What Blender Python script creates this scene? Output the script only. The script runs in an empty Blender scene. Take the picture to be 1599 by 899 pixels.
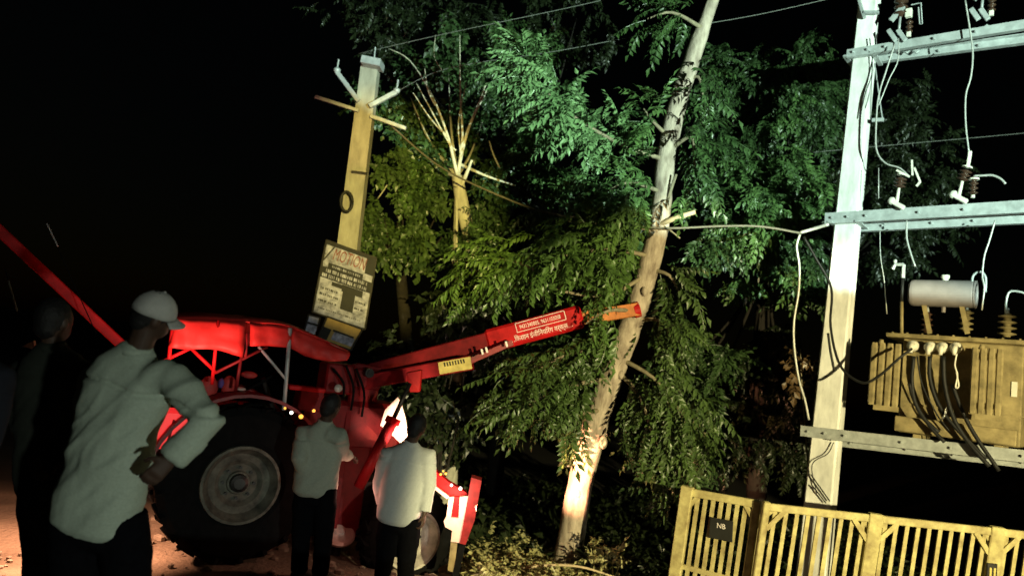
import bpy, bmesh, math, random
from mathutils import Vector, Matrix, noise
V = Vector
R = math.radians
random.seed(7)
scene = bpy.context.scene
COL = scene.collection

# ------------------------------------------------------------------ camera
F = 1155.0                       # focal length in photograph pixels (1599 wide)
PITCH, ROLL = R(6.0), R(6.8)
CAM = V((0, 0, 2.1))
fwd = V((0, math.cos(PITCH), math.sin(PITCH)))
r0 = V((1, 0, 0)); u0 = V((0, -math.sin(PITCH), math.cos(PITCH)))
cr = math.cos(ROLL) * r0 + math.sin(ROLL) * u0
cu = -math.sin(ROLL) * r0 + math.cos(ROLL) * u0
cd = bpy.data.cameras.new('camera'); cam = bpy.data.objects.new('camera', cd); COL.objects.link(cam)
M3 = Matrix((cr, cu, -fwd)).transposed()
cam.matrix_world = Matrix.Translation(CAM) @ M3.to_4x4()
cd.sensor_width = 36; cd.lens = 36 * F / 1599; cd.clip_end = 3000; cd.clip_start = 0.05
scene.camera = cam
cd.dof.use_dof = True; cd.dof.focus_distance = 5.6; cd.dof.aperture_fstop = 1.5

# ------------------------------------------------------------------ world, night
world = bpy.data.worlds.new('World'); scene.world = world; world.use_nodes = True
nt = world.node_tree; bg = nt.nodes['Background']
sky = nt.nodes.new('ShaderNodeTexSky'); sky.sky_type = 'NISHITA'; sky.sun_disc = False
sky.sun_elevation = R(2); sky.sun_rotation = R(120)
nt.links.new(sky.outputs[0], bg.inputs[0]); bg.inputs[1].default_value = 0.0006
scene.view_settings.view_transform = 'Standard'; scene.view_settings.look = 'None'
scene.view_settings.exposure = 0; scene.view_settings.gamma = 1
scene.view_settings.use_curve_mapping = False
scene.cycles.use_denoising = True
scene.cycles.max_bounces = 4; scene.cycles.diffuse_bounces = 2; scene.cycles.glossy_bounces = 2
scene.cycles.sample_clamp_indirect = 3


def W(px, py, d):
    return CAM + d * (fwd + (px - 799.5) / F * cr - (py - 449.5) / F * cu)


def lamp(name, kind, loc, target, power, color, size=40, blend=0.3, radius=0.05):
    l = bpy.data.lights.new(name, kind); o = bpy.data.objects.new(name, l); COL.objects.link(o)
    o.location = loc; l.energy = power; l.color = color; l.shadow_soft_size = radius
    if kind == 'SPOT':
        l.spot_size = R(size); l.spot_blend = blend
    if target is not None:
        o.rotation_euler = (V(target) - V(loc)).to_track_quat('-Z', 'Y').to_euler()
    return o


# faint moonlight, the only "sun"
sun = lamp('moon', 'SUN', (0, 0, 20), (2, 6, 0), 0.004, (0.8, 0.9, 1.0)); sun.data.angle = R(0.5)
# vehicle work lights that stand behind the photographer
FLOOD = V((5.5, -3.8, 2.4))
Lc = FLOOD + V((0.3, 0, 0.5))
d1 = (W(572, 184, 10) - Lc).normalized(); d2 = (W(1340, 462, 8.4) - Lc).normalized()
m = (d1 + d2).normalized(); nn = d2.cross(d1).normalized()
if nn.z < 0: nn = -nn
TH = R(45)
cph = math.cos(TH) / m.dot(d1); ph = math.acos(min(1, cph))
axis_cool = math.cos(ph) * m + math.sin(ph) * nn
lamp('work_light_cool', 'SPOT', Lc, Lc + axis_cool, 15500, (0.72, 1.0, 0.82), math.degrees(TH) * 2, 0.03, 0.03)
lamp('work_light_warm', 'SPOT', FLOOD, W(1093, 820, 8.5), 9600, (1.0, 0.87, 0.43), 34.4, 0.16, 0.04)
lamp('work_light_warm_far', 'SPOT', (1.6, -3.8, 2.3), W(608, 332, 10), 11000, (1.0, 0.80, 0.22), 14.6, 0.5, 0.04)
lamp('men_fill_light', 'SPOT', (4.4, -4.0, 1.3), W(470, 840, 5.7), 1250, (0.88, 1.0, 0.86), 40, 1.0, 0.12)  # unseen low fill added for the men's shirts

# ------------------------------------------------------------------ materials
MATS = {}


def mat(name, col, rough=0.6, var=0.25, scale=8.0, metal=0.0, bump=0.0, emit=None, estr=0.0, col2=None, stretch=None, coat=0.0, spec=0.35):
    if name in MATS: return MATS[name]
    m_ = bpy.data.materials.new(name); m_.use_nodes = True
    t = m_.node_tree; b = t.nodes['Principled BSDF']
    b.inputs['Roughness'].default_value = rough; b.inputs['Metallic'].default_value = metal
    b.inputs['Specular IOR Level'].default_value = spec
    if coat: b.inputs['Coat Weight'].default_value = coat
    if emit:
        b.inputs['Emission Color'].default_value = (*emit, 1); b.inputs['Emission Strength'].default_value = estr
    tc = t.nodes.new('ShaderNodeTexCoord'); mp = t.nodes.new('ShaderNodeMapping')
    if stretch: mp.inputs['Scale'].default_value = stretch
    t.links.new(tc.outputs['Object'], mp.inputs['Vector'])
    n = t.nodes.new('ShaderNodeTexNoise'); n.inputs['Scale'].default_value = scale
    n.inputs['Detail'].default_value = 6; n.inputs['Roughness'].default_value = 0.65
    t.links.new(mp.outputs[0], n.inputs['Vector'])
    cr_ = t.nodes.new('ShaderNodeValToRGB')
    c2 = col2 or tuple(c * (1 - var) for c in col)
    hi = tuple(min(1, c * (1 + var * 0.6)) for c in col)
    cr_.color_ramp.elements[0].position = 0.32; cr_.color_ramp.elements[0].color = (*c2, 1)
    cr_.color_ramp.elements[1].position = 0.68; cr_.color_ramp.elements[1].color = (*hi, 1)
    t.links.new(n.outputs['Fac'], cr_.inputs[0]); t.links.new(cr_.outputs[0], b.inputs['Base Color'])
    if bump:
        bp = t.nodes.new('ShaderNodeBump'); bp.inputs['Strength'].default_value = bump; bp.inputs['Distance'].default_value = 0.02
        t.links.new(n.outputs['Fac'], bp.inputs['Height']); t.links.new(bp.outputs[0], b.inputs['Normal'])
    MATS[name] = m_
    return m_


def leafmat(name, col, col2):
    """leaf green that differs from spray to spray (per object) and along the crown"""
    m_ = mat(name, col, 0.40, 0.3, 3.0, col2=col2, spec=.5)
    return m_


RED = mat('red_paint', (0.46, 0.010, 0.012), 0.5, 0.35, 6, bump=0.1, spec=.12)
TARP = mat('red_tarpaulin', (0.52, 0.024, 0.02), 0.6, 0.25, 5, bump=0.25)
DARKRED = mat('old_red_paint', (0.22, 0.012, 0.014), 0.5, 0.45, 9, bump=0.15)
BLACK = mat('black_rubber', (0.006, 0.006, 0.006), 0.9, 0.4, 14, bump=0.2, spec=.08)
DARKMETAL = mat('dark_steel', (0.035, 0.032, 0.03), 0.45, 0.4, 12, metal=0.6)
CHROME = mat('bright_steel', (0.55, 0.55, 0.55), 0.25, 0.2, 12, metal=0.9)
RIM = mat('dusty_grey_rim', (0.12, 0.115, 0.09), 0.75, 0.75, 6, bump=0.1)
PINKPLATE = mat('lit_pale_pink', (0.74, 0.50, 0.44), 0.5, 0.22, 9)  # bright light on plates, pad and brackets put into a pale pink
CONCRETE = mat('whitewashed_concrete', (0.80, 0.80, 0.77), 0.9, 0.35, 5, bump=0.25, stretch=(1, 1, .35))
CONCRETE2 = mat('weathered_concrete', (0.36, 0.34, 0.27), 0.9, 0.3, 9, bump=0.3, stretch=(1, 1, .35))
GALV = mat('galvanised_steel', (0.46, 0.49, 0.49), 0.5, 0.28, 10, metal=0.25)
YELLOW = mat('yellow_paint', (0.52, 0.46, 0.21), 0.55, 0.3, 7, bump=0.15, col2=(0.26, 0.20, 0.09), spec=.2)
TANKPAINT = mat('tan_tank_paint', (0.30, 0.24, 0.12), 0.55, 0.55, 5, bump=0.12, spec=.2)
CONSERV = mat('grey_tank_paint', (0.24, 0.21, 0.21), 0.5, 0.15, 6)
PORCELAIN = mat('brown_porcelain', (0.055, 0.03, 0.02), 0.2, 0.3, 8)
WHITEPART = mat('white_porcelain', (0.75, 0.72, 0.62), 0.35, 0.15, 9)
WIRE = mat('aluminium_wire', (0.55, 0.55, 0.52), 0.4, 0.2, 20, metal=0.3)
CABLE = mat('black_cable', (0.010, 0.010, 0.010), 0.6, 0.3, 20)
BARK = mat('pale_bark', (0.46, 0.39, 0.31), 0.9, 0.5, 7, bump=0.9, col2=(0.20, 0.155, 0.12), stretch=(1.6, 1.6, .5))
BARKPALE = mat('bare_pale_bark', (0.50, 0.48, 0.36), 0.9, 0.35, 9, bump=0.5, stretch=(1.5, 1.5, .5))
BARK2 = mat('grey_bark', (0.27, 0.23, 0.15), 0.9, 0.4, 9, bump=0.5, stretch=(1.5, 1.5, .5))
CUTWOOD = mat('cut_wood', (0.62, 0.50, 0.32), 0.8, 0.2, 12)
LEAF = leafmat('leaf_green', (0.095, 0.175, 0.050), (0.026, 0.060, 0.018))
LEAFP = leafmat('leaf_pale', (0.17, 0.29, 0.12), (0.07, 0.14, 0.05))
DARKBARK = mat('dark_bark', (.022, .018, .014), .95, .4, 9, bump=.5)  # unlit look of background stems put into the bark colour
LEAFY = leafmat('leaf_yellowish', (0.085, 0.160, 0.034), (0.028, 0.058, 0.014))
REDSHADE = mat('shaded_red_paint', (0.17, 0.007, 0.009), 0.5, 0.45, 6, bump=0.12, spec=.15)  # red paint with the shade on mast, boom and hood put in
LEAFM = leafmat('leaf_shadowy', (0.046, 0.088, 0.028), (0.016, 0.034, 0.011))  # dim foliage: the shade is put into the leaf colour
LEAFD = leafmat('leaf_dark', (0.020, 0.030, 0.011), (0.008, 0.013, 0.005))  # near-black foliage: missing light put into the leaf colour
LEAF2 = leafmat('leaf_deep', (0.056, 0.110, 0.032), (0.020, 0.044, 0.013))
LEAF3 = leafmat('leaf_olive', (0.066, 0.112, 0.028), (0.024, 0.046, 0.013))
WEED = leafmat('weed_leaf', (0.52, 0.50, 0.24), (0.26, 0.25, 0.11))
DRYLEAF = leafmat('dry_leaf', (0.13, 0.08, 0.035), (0.06, 0.035, 0.018))
SKIN = mat('brown_skin', (0.055, 0.030, 0.020), 0.55, 0.15, 12)
HAIR = mat('black_hair', (0.008, 0.007, 0.007), 0.6, 0.3, 60, bump=0.4)
TROUSER = mat('black_trousers', (0.0035, 0.0035, 0.0045), 0.95, 0.3, 30, spec=.03)
JEANS = mat('faded_jeans', (0.03, 0.027, 0.028), 0.9, 0.3, 20)
SHIRT1 = mat('sage_shirt', (0.35, 0.40, 0.325), 0.95, 0.12, 90, bump=0.08, spec=.1)
SHIRT2 = mat('khaki_shirt', (0.30, 0.32, 0.26), 0.9, 0.10, 60)
SHIRT3 = mat('white_shirt', (0.46, 0.48, 0.46), 0.9, 0.08, 60)
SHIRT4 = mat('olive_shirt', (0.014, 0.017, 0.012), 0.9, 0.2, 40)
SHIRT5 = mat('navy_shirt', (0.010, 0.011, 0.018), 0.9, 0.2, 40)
CAPM = mat('white_cap_cloth', (0.42, 0.41, 0.38), 0.8, 0.1, 40)
SHOE = mat('dark_shoe', (0.02, 0.017, 0.015), 0.6, 0.2, 20)
BOARD = mat('white_flex_board', (0.36, 0.36, 0.45), 0.7, 0.7, 12, bump=0.15)
BOARDDARK = mat('board_black_print', (0.015, 0.015, 0.013), 0.6, 0.3, 8)
BOARDYEL = mat('yellow_board', (0.42, 0.28, 0.09), 0.6, 0.35, 5, bump=0.15)
BOARDRED = mat('board_red_print', (0.20, 0.05, 0.035), 0.6, 0.2, 9)
PRINT = mat('white_lettering', (0.80, 0.72, 0.70), 0.5, 0.05, 9)
STICKER = mat('yellow_sticker', (0.55, 0.45, 0.14), 0.5, 0.3, 10)
AMBER = mat('amber_lamp', (0.8, 0.4, 0.05), 0.3, 0.1, 9, emit=(1, 0.42, 0.06), estr=2.0)
WHITELAMP = mat('white_lamp', (0.8, 0.8, 0.8), 0.3, 0.1, 9, emit=(1, 0.85, 0.72), estr=4)
PURPLE = mat('purple_cloth', (0.15, 0.09, 0.35), 0.8, 0.2, 10)
SEATRED = mat('red_seat_cover', (0.52, 0.05, 0.045), 0.6, 0.2, 10)
GLASSY = mat('lens_glass', (0.5, 0.48, 0.42), 0.15, 0.1, 9)

# ground
gm = bpy.data.materials.new('dirt_ground'); gm.use_nodes = True
t = gm.node_tree; b = t.nodes['Principled BSDF']; b.inputs['Roughness'].default_value = 0.95
tc = t.nodes.new('ShaderNodeTexCoord'); n1 = t.nodes.new('ShaderNodeTexNoise'); n1.inputs['Scale'].default_value = 0.9; n1.inputs['Detail'].default_value = 9
n2 = t.nodes.new('ShaderNodeTexNoise'); n2.inputs['Scale'].default_value = 22; n2.inputs['Detail'].default_value = 5
t.links.new(tc.outputs['Object'], n1.inputs['Vector']); t.links.new(tc.outputs['Object'], n2.inputs['Vector'])
rp = t.nodes.new('ShaderNodeValToRGB'); rp.color_ramp.elements[0].color = (0.10, 0.07, 0.045, 1); rp.color_ramp.elements[1].color = (0.26, 0.19, 0.13, 1)
rp.color_ramp.elements[0].position = 0.35; rp.color_ramp.elements[1].position = 0.65
t.links.new(n1.outputs['Fac'], rp.inputs[0])
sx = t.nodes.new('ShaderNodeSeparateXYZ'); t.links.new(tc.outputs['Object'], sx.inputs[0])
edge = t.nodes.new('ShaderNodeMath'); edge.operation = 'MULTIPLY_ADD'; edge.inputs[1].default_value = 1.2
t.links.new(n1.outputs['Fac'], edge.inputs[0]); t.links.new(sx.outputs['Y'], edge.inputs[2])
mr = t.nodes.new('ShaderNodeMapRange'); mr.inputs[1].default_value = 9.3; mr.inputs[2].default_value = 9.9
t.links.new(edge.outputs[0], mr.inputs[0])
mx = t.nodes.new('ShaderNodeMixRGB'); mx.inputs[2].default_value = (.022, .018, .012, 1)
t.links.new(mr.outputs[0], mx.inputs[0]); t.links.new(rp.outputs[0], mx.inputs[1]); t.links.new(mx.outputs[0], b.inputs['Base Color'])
bp = t.nodes.new('ShaderNodeBump'); bp.inputs['Strength'].default_value = 0.7; bp.inputs['Distance'].default_value = 0.04
t.links.new(n2.outputs['Fac'], bp.inputs['Height']); t.links.new(bp.outputs[0], b.inputs['Normal'])


# ------------------------------------------------------------------ mesh helpers
def perp(d):
    a = V((0, 0, 1)) if abs(d.z) < 0.9 else V((1, 0, 0))
    s = d.cross(a).normalized()
    return s, s.cross(d).normalized()


def smooth_path(pts, k=6):
    """Catmull-Rom through the points"""
    if len(pts) < 3: return [V(p) for p in pts]
    P = [2 * pts[0] - pts[1]] + list(pts) + [2 * pts[-1] - pts[-2]]
    out = []
    for i in range(1, len(P) - 2):
        for j in range(k):
            u = j / k
            a, b_, c, d = P[i - 1], P[i], P[i + 1], P[i + 2]
            out.append(0.5 * ((2 * b_) + (c - a) * u + (2 * a - 5 * b_ + 4 * c - d) * u * u + (3 * b_ - a - 3 * c + d) * u ** 3))
    out.append(V(pts[-1]))
    return out


class MB:
    def __init__(s): s.v = []; s.f = []

    def add(s, vs, fs):
        o = len(s.v); s.v += [V(v) for v in vs]; s.f += [tuple(i + o for i in f) for f in fs]; return s

    def obox(s, c, ax, ay, az):
        """box about c with three half-extent vectors"""
        c = V(c); ax, ay, az = V(ax), V(ay), V(az)
        if ax.cross(ay).dot(az) < 0: ax = -ax
        vs = [c + i * ax + j * ay + k * az for k in (-1, 1) for j in (-1, 1) for i in (-1, 1)]
        return s.add(vs, [(0, 2, 3, 1), (4, 5, 7, 6), (0, 1, 5, 4), (2, 6, 7, 3), (0, 4, 6, 2), (1, 3, 7, 5)])

    def beam(s, a, b_, w, h, side=None):
        """box from a to b_; w is the size along side, h across it"""
        a, b_ = V(a), V(b_); d = (b_ - a)
        dn = d.normalized()
        sd = V(side) if side is not None else perp(dn)[0]
        sd = (sd - dn * sd.dot(dn)).normalized(); up = sd.cross(dn)
        return s.obox((a + b_) / 2, d / 2, sd * w / 2, up * h / 2)

    def tube(s, pts, rad, n=8, cap=True):
        pts = [V(p) for p in pts]; N = len(pts)
        if not hasattr(rad, '__len__'): rad = [rad] * N
        if len(rad) != N:
            rad = [rad[min(len(rad) - 1, int(i / (N - 1) * (len(rad) - 1)))] * (1 - ((i / (N - 1) * (len(rad) - 1)) % 1)) + rad[min(len(rad) - 1, int(i / (N - 1) * (len(rad) - 1)) + 1)] * ((i / (N - 1) * (len(rad) - 1)) % 1) for i in range(N)]
        vs = []; fs = []; sd = None
        for i, p in enumerate(pts):
            d = (pts[min(i + 1, N - 1)] - pts[max(i - 1, 0)])
            d = d.normalized() if d.length > 1e-9 else V((0, 0, 1))
            if sd is None: sd, up = perp(d)
            else:
                sd = (sd - d * sd.dot(d)).normalized(); up = sd.cross(d)
            for k in range(n):
                a = 2 * math.pi * k / n
                vs.append(p + rad[i] * (math.cos(a) * sd + math.sin(a) * up))
        for i in range(N - 1):
            for k in range(n):
                k2 = (k + 1) % n
                fs.append((i * n + k, i * n + k2, (i + 1) * n + k2, (i + 1) * n + k))
        if cap:
            fs.append(tuple(range(n - 1, -1, -1))); fs.append(tuple((N - 1) * n + k for k in range(n)))
        return s.add(vs, fs)

    def loft(s, secs, wax, n=20, dax=None):
        """secs: (centre, half width, half depth); rounded ends"""
        wax = V(wax).normalized(); N0 = len(secs)
        S = [(V(c), a, b_) for c, a, b_ in secs]
        d0 = (S[0][0] - S[1][0]).normalized(); d1_ = (S[-1][0] - S[-2][0]).normalized()
        e = []
        for q in (0.9, 0.6):
            r_ = min(S[0][1], S[0][2]); e.append((S[0][0] + d0 * r_ * q * 0.5, S[0][1] * math.sqrt(1 - q * q), S[0][2] * math.sqrt(1 - q * q)))
        e2 = []
        for q in (0.6, 0.9):
            r_ = min(S[-1][1], S[-1][2]); e2.append((S[-1][0] + d1_ * r_ * q * 0.5, S[-1][1] * math.sqrt(1 - q * q), S[-1][2] * math.sqrt(1 - q * q)))
        S = e + S + e2
        vs = []; fs = []; N = len(S)
        for i, (c, a, b_) in enumerate(S):
            d = (S[min(i + 1, N - 1)][0] - S[max(i - 1, 0)][0]).normalized()
            sd = (wax - d * wax.dot(d)).normalized(); up = sd.cross(d)
            for k in range(n):
                an = 2 * math.pi * k / n; ca, sa = math.cos(an), math.sin(an)
                ca = math.copysign(abs(ca) ** 0.85, ca); sa = math.copysign(abs(sa) ** 0.85, sa)
                vs.append(c + a * ca * sd + b_ * sa * up)
        for i in range(N - 1):
            for k in range(n):
                k2 = (k + 1) % n
                fs.append((i * n + k, i * n + k2, (i + 1) * n + k2, (i + 1) * n + k))
        fs.append(tuple(range(n - 1, -1, -1))); fs.append(tuple((N - 1) * n + k for k in range(n)))
        return s.add(vs, fs)

    def ell(s, c, a, b_, c_, n=14):
        c = V(c); a, b_, c_ = V(a), V(b_), V(c_)
        if a.cross(b_).dot(c_) < 0: a = -a
        vs = [c + c_]; fs = []
        m_ = n // 2
        for i in range(1, m_):
            th = math.pi * i / m_
            for k in range(n):
                an = 2 * math.pi * k / n
                vs.append(c + math.sin(th) * (math.cos(an) * a + math.sin(an) * b_) + math.cos(th) * c_)
        vs.append(c - c_); L = len(vs) - 1
        for k in range(n): fs.append((0, 1 + k, 1 + (k + 1) % n))
        for i in range(m_ - 2):
            for k in range(n):
                k2 = (k + 1) % n; o = 1 + i * n
                fs.append((o + k, o + n + k, o + n + k2, o + k2))
        o = 1 + (m_ - 2) * n
        for k in range(n): fs.append((o + k, L, o + (k + 1) % n))
        return s.add(vs, fs)

    def lathe(s, c, axis, prof, n=24, closed=False):
        """prof: (along, radius)"""
        c = V(c); ax = V(axis).normalized(); sd, up = perp(ax)
        vs = []; fs = []
        for (h, r_) in prof:
            for k in range(n):
                an = 2 * math.pi * k / n
                vs.append(c + ax * h + max(r_, 1e-4) * (math.cos(an) * sd + math.sin(an) * up))
        N = len(prof)
        for i in range(N - 1 if not closed else N):
            i2 = (i + 1) % N
            for k in range(n):
                k2 = (k + 1) % n
                fs.append((i * n + k, i * n + k2, i2 * n + k2, i2 * n + k))
        return s.add(vs, fs)

    def prism(s, poly, thick):
        """flat polygon (3-D points) given thickness along thick"""
        poly = [V(p) for p in poly]; n = len(poly); th = V(thick)
        vs = poly + [p + th for p in poly]
        fs = [tuple(range(n)), tuple(range(2 * n - 1, n - 1, -1))]
        for i in range(n):
            j = (i + 1) % n; fs.append((i, i + n, j + n, j))
        return s.add(vs, fs)

    def build(s, name, material, parent=None, smooth=False, bevel=0.0, kind=None, recalc=True):
        org = V(parent['org']) if parent is not None and 'org' in parent else V((0, 0, 0))
        me = bpy.data.meshes.new(name)
        me.from_pydata([v - org for v in s.v], [], s.f)
        if recalc or bevel:
            bm = bmesh.new(); bm.from_mesh(me)
            if bevel:
                bmesh.ops.bevel(bm, geom=list(bm.edges), offset=bevel, segments=1, affect='EDGES', profile=0.5, clamp_overlap=True)
            bmesh.ops.recalc_face_normals(bm, faces=list(bm.faces))
            bm.to_mesh(me); bm.free()
        return link(name, me, material, parent, smooth, kind)


ORG = {}


def link(name, me, material, parent=None, smooth=False, kind=None):
    me.materials.clear(); me.materials.append(material)
    if smooth:
        me.polygons.foreach_set('use_smooth', [True] * len(me.polygons))
    o = bpy.data.objects.new(name, me); COL.objects.link(o)
    if parent is not None:
        o.parent = parent
        if 'org' in parent: o['org'] = parent['org']
    if kind: o['kind'] = kind
    return o


def thing(name, label, cat, loc, group=None):
    o = bpy.data.objects.new(name, None); COL.objects.link(o); o.empty_display_size = 0.1
    o.location = loc; o['org'] = tuple(loc)
    o['label'] = label; o['category'] = cat
    if group: o['group'] = group
    return o


def tag(o, label, cat, group=None):
    o['label'] = label; o['category'] = cat
    if group: o['group'] = group
    return o


def text_part(body, origin, xdir, ydir, height, length, material, parent, name='lettering', thick=0.003, align='LEFT'):
    c = bpy.data.curves.new(name, 'FONT'); c.body = body; c.extrude = 0.0; c.resolution_u = 2
    o = bpy.data.objects.new(name, c); COL.objects.link(o)
    dg = bpy.context.evaluated_depsgraph_get()
    me = bpy.data.meshes.new_from_object(o.evaluated_get(dg))
    bpy.data.objects.remove(o)
    xs = [v.co.x for v in me.vertices]; ys = [v.co.y for v in me.vertices]
    x0, x1, y0, y1 = min(xs), max(xs), min(ys), max(ys)
    xd, yd = V(xdir).normalized(), V(ydir).normalized(); zd = xd.cross(yd)
    org = V(parent['org'])
    for v in me.vertices:
        q = V(origin) + xd * (v.co.x - x0) / (x1 - x0) * length + yd * (v.co.y - y0) / (y1 - y0) * height + zd * thick
        v.co = q - org
    return link(name, me, material, parent)


def voxel(mb, size, smooth_it=4):
    me = bpy.data.meshes.new('tmp'); me.from_pydata(mb.v, [], mb.f)
    bm = bmesh.new(); bm.from_mesh(me); bmesh.ops.recalc_face_normals(bm, faces=list(bm.faces)); bm.to_mesh(me); bm.free()
    o = bpy.data.objects.new('tmp', me); COL.objects.link(o)
    md = o.modifiers.new('r', 'REMESH'); md.mode = 'VOXEL'; md.voxel_size = size
    if smooth_it:
        ms = o.modifiers.new('s', 'SMOOTH'); ms.iterations = smooth_it; ms.factor = 0.5
    dg = bpy.context.evaluated_depsgraph_get()
    out = bpy.data.meshes.new_from_object(o.evaluated_get(dg))
    bpy.data.objects.remove(o); bpy.data.meshes.remove(me)
    return out


# ------------------------------------------------------------------ ground
def sst(a, b_, x):
    u = max(0, min(1, (x - a) / (b_ - a))); return u * u * (3 - 2 * u)


def gz(x, y):
    return 0.5 * (1 - sst(4.3, 6.2, y)) - 0.22 * sst(6.9, 8.6, y) * sst(-2.2, -0.6, x)


def build_ground():
    xs = [-900, -300, -100, -40] + [-20 + i * 0.5 for i in range(81)] + [40, 100, 300, 900]
    ys = [-900, -300, -100, -30] + [-10 + i * 0.5 for i in range(81)] + [60, 150, 400, 1500]
    vs = []; fs = []
    for y in ys:
        for x in xs:
            z = gz(x, y)
            if abs(x) < 21 and -11 < y < 31: z += 0.035 * noise.noise(V((x * .8, y * .8, 0))) + 0.02 * noise.noise(V((x * 2.2, y * 2.2, 3)))
            vs.append((x, y, z))
    nx = len(xs)
    for j in range(len(ys) - 1):
        for i in range(nx - 1):
            fs.append((j * nx + i, j * nx + i + 1, (j + 1) * nx + i + 1, (j + 1) * nx + i))
    o = MB().add(vs, fs).build('ground', gm, smooth=True)
    o['kind'] = 'structure'


build_ground()


def ground_pt(p):
    return V((p.x, p.y, gz(p.x, p.y)))


# ------------------------------------------------------------------ leaves and trees
def leaflet(mb, p, d, nrm, L, w):
    """a folded pointed leaflet of four triangles"""
    d = d.normalized(); s_ = d.cross(nrm).normalized(); n_ = s_.cross(d)
    a = p; m1 = p + d * L * .45 + s_ * w / 2 + n_ * w * .16; m2 = p + d * L * .45 - s_ * w / 2 + n_ * w * .16
    mid = p + d * L * .5; tip = p + d * L - n_ * L * .12
    mb.add([a, m1, m2, mid, tip], [(0, 1, 3), (0, 3, 2), (1, 4, 3), (2, 3, 4)])


def spray_mesh(seed, L=0.42, pairs=6, ll=0.12, lw=0.052, droop=0.5, name='leaf_spray'):
    rnd = random.Random(seed); mb = MB(); pts = []
    N = pairs + 1
    for i in range(N + 1):
        u = i / N
        pts.append(V((L * u * (1 - .12 * u * droop), 0.03 * math.sin(u * 4 + seed), -droop * L * .55 * u * u)))
    mb.tube(pts[::2] if len(pts) > 4 else pts, 0.004, 3, cap=False)
    for i in range(1, N):
        for sg in (-1, 1):
            d = V((0.55 + rnd.uniform(-.2, .25), sg * (0.8 + rnd.uniform(-.2, .2)), -0.35 - rnd.uniform(0, .5)))
            k = 1 - 0.45 * abs(i / N - 0.45)
            leaflet(mb, pts[i], d, V((rnd.uniform(-.3, .3), rnd.uniform(-.3, .3), 1)), ll * k * rnd.uniform(.8, 1.15), lw * k * rnd.uniform(.85, 1.2))
    leaflet(mb, pts[-1], V((1, rnd.uniform(-.2, .2), -.6)), V((0, 0, 1)), ll, lw)
    me = bpy.data.meshes.new(name); me.from_pydata(mb.v, [], mb.f)
    return me


SPRAY = [spray_mesh(i) for i in range(6)]
SPRAYLONG = [spray_mesh(20 + i, 0.42, 8, 0.100, 0.040, 0.6 + .15 * i) for i in range(5)]
SPRAYBROAD = [spray_mesh(40 + i, 0.30, 2, 0.17, 0.12, 0.6) for i in range(5)]
SPRAYWEED = [spray_mesh(60 + i, 0.16, 3, 0.085, 0.05, 0.25) for i in range(5)]


def orient(p, d, sc, roll):
    d = d.normalized(); s_ = V((0, 0, 1)).cross(d)
    s_ = s_.normalized() if s_.length > 1e-3 else V((0, 1, 0))
    u = d.cross(s_)
    m_ = Matrix((d, s_, u)).transposed().to_4x4() @ Matrix.Rotation(roll, 4, 'X')
    return Matrix.Translation(p) @ m_ @ Matrix.Scale(sc, 4)


def bake(mats_meshes, name, material, parent, kind='stuff'):
    vs = []; fs = []
    org = V(parent['org']) if parent is not None else V((0, 0, 0))
    for mtx, me in mats_meshes:
        o = len(vs)
        vs += [(mtx @ v.co) - org for v in me.vertices]
        fs += [tuple(i + o for i in p.vertices) for p in me.polygons]
    me = bpy.data.meshes.new(name); me.from_pydata(vs, [], fs)
    return link(name, me, material, parent, False, kind)


def rsphere(rnd):
    while True:
        p = V((rnd.uniform(-1, 1), rnd.uniform(-1, 1), rnd.uniform(-1, 1)))
        if p.length < 1: return p


def leaf_obj(me, mtx, material, parent, root, name='leaf_spray'):
    if not me.materials: me.materials.append(material)
    o = bpy.data.objects.new(name, me); COL.objects.link(o); o.parent = parent
    # parents keep an unrotated frame at the tree's base
    o.matrix_local = Matrix.Translation(-V(root['org'])) @ mtx
    o.material_slots[0].link = 'OBJECT'; o.material_slots[0].material = material
    return o


# ---- leaning tree the boom pushes on
trunk_px = [(884, 905, 8.95), (892, 840, 8.9), (905, 760, 8.85), (925, 680, 8.8), (950, 600, 8.75), (975, 535, 8.72), (998, 470, 8.7), (1017, 400, 8.7), (1031, 340, 8.7), (1038, 260, 8.72), (1052, 185, 8.76), (1075, 110, 8.8), (1098, 45, 8.85), (1122, -25, 8.9), (1150, -110, 9.0)]
trunk_r = [.215, .165, .15, .148, .14, .135, .13, .125, .115, .11, .105, .10, .085, .07, .05]
tpts = [W(*q) for q in trunk_px]
tb = ground_pt(tpts[0]); tb.z -= 0.05
tree = thing('leaning_tree', 'tall pale leaning tree with lopped leafy boughs pushed by the red boom', 'tree', tb)
mb = MB(); sp = smooth_path([tb] + tpts, 5)
rr = []
N = len(sp); allr = [.24] + trunk_r
for i in range(N):
    u = i / (N - 1) * (len(allr) - 1); k = min(int(u), len(allr) - 2); q = u - k
    rr.append((allr[k] * (1 - q) + allr[k + 1] * q) * (1 + .05 * noise.noise(V((i * .7, 0, 0)))))
mb.tube(sp, rr, 18)
for i, v in enumerate(mb.v):
    mb.v[i] = v + V((noise.noise(v * 3.5), noise.noise(v * 3.5 + V((5, 0, 0))), 0)) * 0.018 + V((noise.noise(v * 11), noise.noise(v * 11 + V((9, 0, 0))), 0)) * 0.006
trunk = mb.build('trunk', BARK, tree, smooth=True)
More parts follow.
